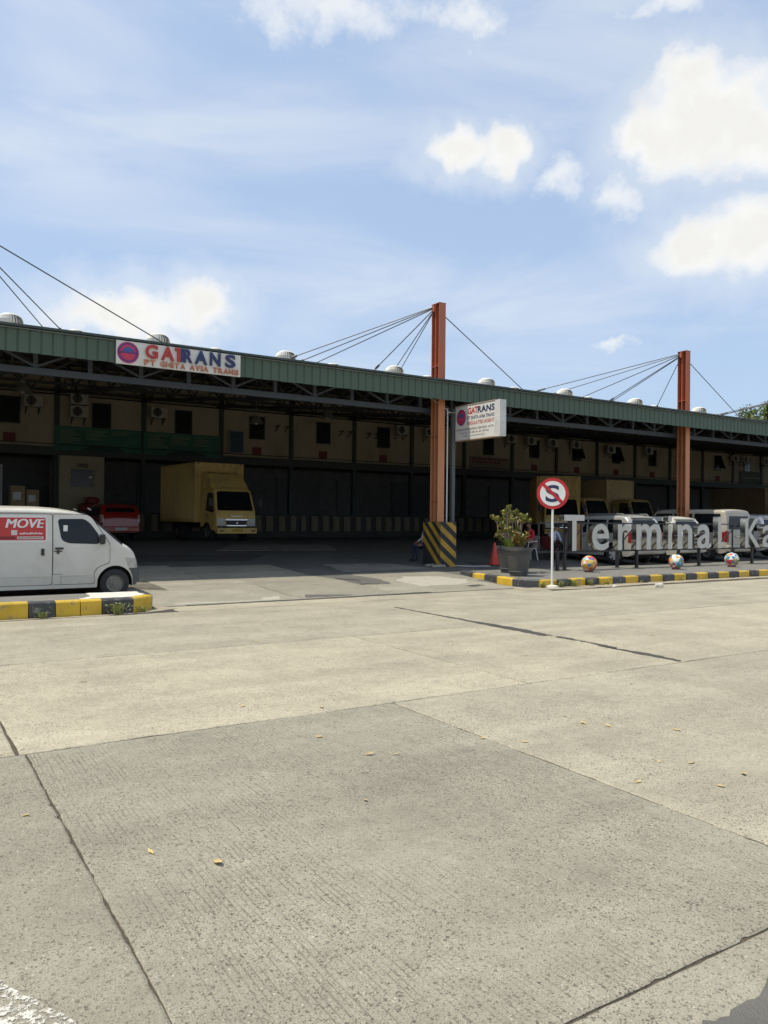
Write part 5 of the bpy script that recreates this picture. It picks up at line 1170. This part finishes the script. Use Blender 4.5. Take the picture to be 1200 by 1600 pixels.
# ------------------------------------------------------------------ people
SKIN = mat('skin_brown', (.28, .15, .09), .55, var=.1); HAIR = mat('hair_black', (.012, .011, .01), .6, var=.2); JEAN = mat('jeans_navy', (.022, .032, .060), .8, var=.25); BLKT = mat('trousers_black', (.018, .018, .02), .8, var=.2)
def seg_dist(p, a, b): ab = b-a; t = max(0, min(1, (p-a).dot(ab)/max(1e-9, ab.length_squared))); return (p-(a+ab*t)).length
def person(label, loc, rz, J, shirt, trousers, long_sleeve, shoes=None):
    """J: joints in metres, figure faces local +x, y to its left. One continuous skinned body, coloured by the nearest bone."""
    t = thing('person', label, 'person', loc, R(rz), 'people sitting under the canopy'); shoes = shoes or BLKT
    V, Ed, Rad, bones = [], [], [], []
    def vtx(p, r): V.append(Vector(p)); Rad.append(r); return len(V)-1
    def chain(start, pts, kind):
        prev = start
        for p, r in pts:
            i = vtx(p, r); Ed.append((prev, i)); bones.append((V[prev], V[i], kind)); prev = i
        return prev
    hip = vtx(J['hip'], .145); sp = chain(hip, [(J['waist'], .135), (J['chest'], .155), (J['neck0'], .085)], 0)
    nk = chain(sp, [(J['neck1'], .052)], 2); hd = chain(nk, [(J['jaw'], .070), (J['head'], .092), (J['crown'], .070)], 2)
    roots = [hip]
    for s in ('l', 'r'):
        sg = 1 if s == 'l' else -1; m = lambda p: (p[0], p[1]*sg, p[2])
        A = J.get('arm_'+s, J['arm']); Lg = J.get('leg_'+s, J['leg'])
        sh = chain(sp, [(m(A[0]), .062)], 0); el = chain(sh, [(m(A[1]), .046)], 0)
        wrst = chain(el, [(m(A[2]), .030)], 0 if long_sleeve else 2); hnd = chain(wrst, [(m(A[3]), .034)], 2)
        # five fingers, each its own short chain rooted inside the palm
        w0, h0 = Vector(m(A[2])), Vector(m(A[3])); d = (h0-w0).normalized(); side = d.cross(Vector((0, 0, 1)));
        side = side.normalized() if side.length > .1 else Vector((0, 1, 0)); dn_ = Vector((0, 0, -1))
        for q, L in ((-.024, .062), (-.008, .075), (.008, .070), (.024, .052)):
            b = h0+side*q+d*.01; i0 = vtx(b, .010); roots.append(i0); chain(i0, [(b+d*L*.55+dn_*.004, .0095), (b+d*L*.85+dn_*.026, .0085), (b+d*L*.95+dn_*.045, .007)], 2)
        b = h0-d*.03+side*.026*sg; i0 = vtx(b, .011); roots.append(i0); chain(i0, [(b+side*.022*sg+d*.025, .010), (b+side*.028*sg+d*.052+dn_*.012, .008)], 2)
        th = chain(hip, [(m(Lg[0]), .092)], 1); kn = chain(th, [(m(Lg[1]), .062)], 1); an = chain(kn, [(m(Lg[2]), .042)], 1); chain(an, [(m(Lg[3]), .040), (m(Lg[4]), .030)], 3)
    me = bpy.data.meshes.new('body'); me.from_pydata([tuple(v) for v in V], Ed, []); me.update(); o = bpy.data.objects.new('body', me); COL.objects.link(o)
    md = o.modifiers.new('skin', 'SKIN'); md.use_smooth_shade = True; sk = me.skin_vertices[0].data
    for i, r in enumerate(Rad): sk[i].radius = (r, r); sk[i].use_root = i in roots
    sd_ = o.modifiers.new('sub', 'SUBSURF'); sd_.levels = 2; sd_.render_levels = 2
    dg = bpy.context.evaluated_depsgraph_get(); dg.update(); bme = bpy.data.meshes.new_from_object(o.evaluated_get(dg)); bpy.data.objects.remove(o)
    bme.materials.clear()
    for m_ in (shirt, trousers, SKIN, shoes): bme.materials.append(m_)
    for p in bme.polygons: c = p.center; p.material_index = min(bones, key=lambda b: seg_dist(c, b[0], b[1]))[2]; p.use_smooth = True
    put('body', bme, t)
    # hair cap, ears, nose, eyes and mouth
    H = Vector(J['head']); up = (Vector(J['crown'])-Vector(J['jaw'])).normalized(); f = J.get('face', Vector((1, 0, 0))); f = Vector(f)-up*Vector(f).dot(up); f.normalize(); lt = up.cross(f)
    bm = bmesh.new(); bmesh.ops.create_uvsphere(bm, u_segments=20, v_segments=14, radius=1); 
    bmesh.ops.delete(bm, geom=[v for v in bm.verts if v.co.z < -.05+.55*max(0, v.co.x)], context='VERTS')
    for v in bm.verts: c = v.co; v.co = H+up*(c.z*.125+.012)+f*(c.x*.108-.008)+lt*c.y*.090
    hm = bpy.data.meshes.new('hair'); bm.to_mesh(hm); bm.free(); hm.materials.append(HAIR); hm.polygons.foreach_set('use_smooth', [True]*len(hm.polygons)); h_ = put('hair', hm, t); s_ = h_.modifiers.new('solid', 'SOLIDIFY'); s_.thickness = .012
    def blob(name, c, r, m_): bm = bmesh.new(); bmesh.ops.create_uvsphere(bm, u_segments=8, v_segments=6, radius=1); [setattr(v, 'co', c+f*v.co.x*r[0]+lt*v.co.y*r[1]+up*v.co.z*r[2]) for v in bm.verts]; q = bpy.data.meshes.new(name); bm.to_mesh(q); bm.free(); q.materials.append(m_); put(name, q, t)
    blob('nose', H+f*.092-up*.02, (.018, .014, .024), SKIN)
    for sg in (1, -1): blob('ear', H+lt*.088*sg-up*.01, (.018, .010, .030), SKIN); blob('eye', H+f*.082+lt*.032*sg+up*.008, (.010, .014, .008), HAIR)
    blob('mouth', H+f*.080-up*.060, (.010, .024, .006), mat('lips', (.20, .07, .06), .5))
    return t
SEAT = dict(hip=(0, 0, .50), waist=(-.04, 0, .68), chest=(-.07, 0, .88), neck0=(-.06, 0, 1.03), neck1=(-.04, 0, 1.10), jaw=(-.01, 0, 1.16), head=(0, 0, 1.23), crown=(-.01, 0, 1.31),
            arm=[(-.07, .17, 1.00), (-.02, .24, .74), (.22, .17, .63), (.30, .15, .61)], leg=[(.06, .10, .49), (.45, .11, .52), (.42, .11, .10), (.44, .11, .05), (.60, .11, .03)])
LEAN = dict(SEAT); LEAN.update(waist=(.05, 0, .68), chest=(.17, 0, .85), neck0=(.27, 0, .98), neck1=(.32, 0, 1.03), jaw=(.37, 0, 1.07), head=(.42, 0, 1.13), crown=(.44, 0, 1.21), face=(1, 0, -.4), arm=[(.22, .17, .93), (.28, .25, .68), (.48, .14, .62), (.55, .12, .60)])
person('person in white shirt and navy jeans sitting behind the striped block', (14.86, 20.95, gz(20.95)), 180, SEAT, mat('shirt_white', (.62, .60, .56), .8, var=.1), JEAN, True)
person('person in pale blue shirt leaning forward on a maroon chair', (19.86, 20.3, gz(20.3)), 12, LEAN, mat('shirt_pale_blue', (.42, .47, .56), .8, var=.12), BLKT, True)
person('person in red shirt sitting behind the planters', (18.95, 20.45, gz(20.45)), 170, SEAT, mat('shirt_red', (.48, .02, .03), .75, var=.15), BLKT, False)
def chair(name, label, loc, rz, m_, back=True):
    t = thing(name, label, 'chair' if back else 'stool', loc, R(rz), 'plastic seats under the canopy')
    MB().prism(roundpoly([(-.21, -.21), (.21, -.19), (.21, .19), (-.21, .21)], .06), lambda a, b: (a, b, .395), lambda a, b: (a, b, .42)).build('seat', m_, t, bevel=.008)
    for sx in (-1, 1):
        for sy in (-1, 1): MB().tube([(sx*.17, sy*.17, .40), (sx*.22, sy*.22, 0)], [.026, .02], 8).build('leg', m_, t)
    if back:
        MB().prism(roundpoly([(-.20, .42), (.20, .42), (.23, .62), (.20, .86), (-.20, .86), (-.23, .62)], .08), lambda a, b: (-.20-.22*(b-.42), a, b), lambda a, b: (-.225-.22*(b-.42), a, b)).build('backrest', m_, t, bevel=.008)
        for sy in (-1, 1): MB().tube([(-.26, sy*.22, .66), (.0, sy*.26, .66), (.18, sy*.25, .63), (.19, sy*.21, .42)], .02, 8).build('armrest', m_, t)
PG = mat('plastic_green', (.03, .16, .10), .45); PM = mat('plastic_maroon', (.12, .015, .02), .45); PW = mat('plastic_white', (.55, .54, .50), .45)
chair('plastic_stool', 'green plastic stool under the person behind the striped block', (14.86, 20.95, gz(20.95)), 180, PG, False)
chair('plastic_chair', 'maroon plastic chair under the person in pale blue', (19.86, 20.3, gz(20.3)), 12, PM); chair('plastic_chair', 'white plastic chair under the person in red', (18.98, 20.45, gz(20.45)), 170, PW)

# ------------------------------------------------------------------ goods on the dock
CART = mat('carton_brown', (.42, .31, .17), .85, var=.2, vs=4); TAPE = mat('tape_pale', (.50, .44, .32), .4)
for x, w, h, lb in ((4.58, .58, 1.12, 'tall taped carton on the dock, left of the pair above the van'), (5.18, .52, .96, 'shorter taped carton on the dock, right of the pair above the van')):
    t = thing('carton', lb, 'carton', (x, 37.75, 1.80), .06, 'cartons on the dock'); MB().box(-w/2, w/2, -.3, .3, .0, h).build('box', CART, t, bevel=.012)
    MB().box(-w/2-.002, w/2+.002, -.04, .04, h-.2, h+.003).build('tape', TAPE, t); MB().box(-w/2*.7, w/2*.4, -.305, -.3, h*.45, h*.75).build('label', WHITEP, t)
t = thing('cage_trolley', 'silver wire cage trolley on the dock at the left edge', 'trolley', (3.45, 38.0, 1.80)); 
for x in (-.5, .5):
    for y in (-.35, .35): MB().tube([(x, y, .12), (x, y, 2.05)], .03, 8).build('post', GALV, t); MB().lathe([(.06, -.02), (.06, .02)], 12, (x, y, .06), 'Y').build('castor', BLACKM, t)
for z in (.2, 1.0, 2.0): MB().bar((-.5, -.35, z), (.5, -.35, z), .03).bar((-.5, .35, z), (.5, .35, z), .03).bar((-.5, -.35, z), (-.5, .35, z), .03).bar((.5, -.35, z), (.5, .35, z), .03).build('rail', GALV, t)
for k in range(9): MB().tube([(-.4+.1*k, -.35, .2), (-.4+.1*k, -.35, 2.0)], .008, 5).build('wire', GALV, t)
SACK = mat('sack_red', (.26, .035, .03), .7, var=.3)
for x, y, z, s, lb in ((7.55, 37.8, 1.8, 1.0, 'lower left red sack on the dock behind the red hatchback'), (8.15, 37.8, 1.8, .95, 'lower right red sack on the dock behind the red hatchback'), (7.8, 37.85, 2.16, .9, 'topmost red sack on the dock behind the red hatchback')):
    bm = bmesh.new(); bmesh.ops.create_uvsphere(bm, u_segments=16, v_segments=10, radius=1); r = random.Random(int(x*10))
    for v in bm.verts: c = v.co; e = abs(c.z)**.6*(1 if c.z > 0 else -1); v.co = Vector((c.x*.36*(1+r.uniform(-.04, .04)), c.y*.25*(1+r.uniform(-.04, .04)), .2+e*.2))*s
    me = bpy.data.meshes.new('sack_body'); bm.to_mesh(me); bm.free(); me.materials.append(SACK); me.polygons.foreach_set('use_smooth', [True]*len(me.polygons))
    t = thing('cargo_sack', lb, 'sack', (x, y, z), 0, 'red sacks on the dock'); put('sack_body', me, t); MB().tube([(-.3*s, 0, .30*s), (-.38*s, 0, .34*s), (-.42*s, .05, .30*s)], .03*s, 6).build('tied_end', SACK, t)

# ------------------------------------------------------------------ fallen leaves
lr = random.Random(31); LEAFY = mat('fallen_leaf_yellow', (.52, .38, .15), .7, var=.3, vs=20)
lm = MB(); lm.add([(0, 0, .004), (.018, .012, .012), (.045, .014, .010), (.075, 0, .018), (.045, -.014, .012), (.018, -.012, .010)], [(0, 1, 2, 3), (0, 3, 4, 5)]); lm.tube([(0, 0, .004), (-.02, .004, .006)], .0015, 4)
lme = lm.mesh('fallen_leaf', LEAFY, fix=False)
for x, y in [(2.36, 7.86), (2.57, 6.35), (2.75, 5.18), (2.79, 4.64), (2.96, 4.55), (3.74, 4.55), (6.49, 7.05), (4.75, 4.44), (4.86, 4.27), (6.34, 5.33), (5.24, 3.99), (5.94, 5.77), (4.8, 4.74), (3.96, 3.29), (4.37, 3.0), (4.44, 3.48), (4.65, 3.36), (4.74, 3.06), (2.35, 3.91), (1.32, 3.58), (1.09, 3.8), (0.61, 4.64), (6.81, 9.46), (3.96, 4.33), (7.99, 6.47), (3.16, 6.02), (1.58, 8.12), (9.3, 7.4), (10.4, 8.8), (8.6, 11.0), (5.6, 10.6), (12.1, 10.4), (14.6, 12.6), (15.4, 13.1), (6.2, 8.1), (4.1, 9.6)]:
    s = lr.uniform(.6, 1.05)*(1.25 if y > 6 else 1); o = put('fallen_leaf', lme, None, (x, y, .001), (lr.uniform(-.1, .1), lr.uniform(-.1, .1), lr.uniform(0, 6.28)), (s, s*lr.uniform(.8, 1.3), s))
    tag(o, 'small dry yellow leaf lying on the concrete road', 'leaf', 'yellow leaves on the road')

# ------------------------------------------------------------------ tree behind the far end of the building
def tree(x, y, label, seed, zc=12.3, rr=5.6):
    t = thing('leafy_tree', label, 'tree', (x, y, 0)); r = random.Random(seed); BARK = mat('bark', (.12, .09, .06), .9, var=.3)
    MB().tube([(0, 0, -.2), (.1, 0, 3), (-.1, .2, 6), (.1, .1, 9.5)], [.45, .36, .28, .16], 10).build('trunk', BARK, t, smooth=60)
    clumps = []
    for k in range(60):
        d = rdir(r, -.6, 1); q = Vector((d.x*rr, d.y*rr, zc+d.z*rr*.85))*1.0; q = Vector((q.x*r.uniform(.45, .95), q.y*r.uniform(.45, .95), zc+(q.z-zc)*r.uniform(.5, 1.0))); clumps.append((q, r.uniform(.8, 1.6)))
        if k % 3 == 0: MB().tube([(0, .1, r.uniform(5, 9)), q*.5+Vector((0, 0, 4.5)), q], [.13, .08, .03], 6).build('limb', BARK, t)
    mb = MB()
    for q, s in clumps:
        for j in range(240): d = rdir(r); mb.cur = r.choice((0, 0, 1)); leaf_quad(mb, q+d*s*r.random()**.4, rdir(r), Vector((0, 0, 1)), r.uniform(.28, .5), r.uniform(.18, .28))
    mb.build('crown', [mat('tree_leaf', (.12, .165, .035), .55, var=.35), mat('tree_leaf_light', (.19, .23, .05), .55, var=.3)], t, fix=False)
tree(93.5, 56, 'leafy green tree rising behind the roof at the right edge', 4)
for x, y, s, lb in ((16.2, 12.75, .09, 'single pale stone on the road below the letter r'), (15.1, 13.2, .05, 'small pale stone in the gutter dust below the first ball')):
    r = random.Random(int(x*7)); bm = bmesh.new(); bmesh.ops.create_icosphere(bm, subdivisions=2, radius=1)
    for v in bm.verts: c = v.co; v.co = Vector((c.x*1.4, c.y, c.z*.7+.45))*s*(1+r.uniform(-.14, .14))
    me = bpy.data.meshes.new('loose_stone'); bm.to_mesh(me); bm.free(); me.materials.append(MORTAR); tag(put('loose_stone', me, None, (x, y, .004)), lb, 'stone', 'loose stones by the kerb')
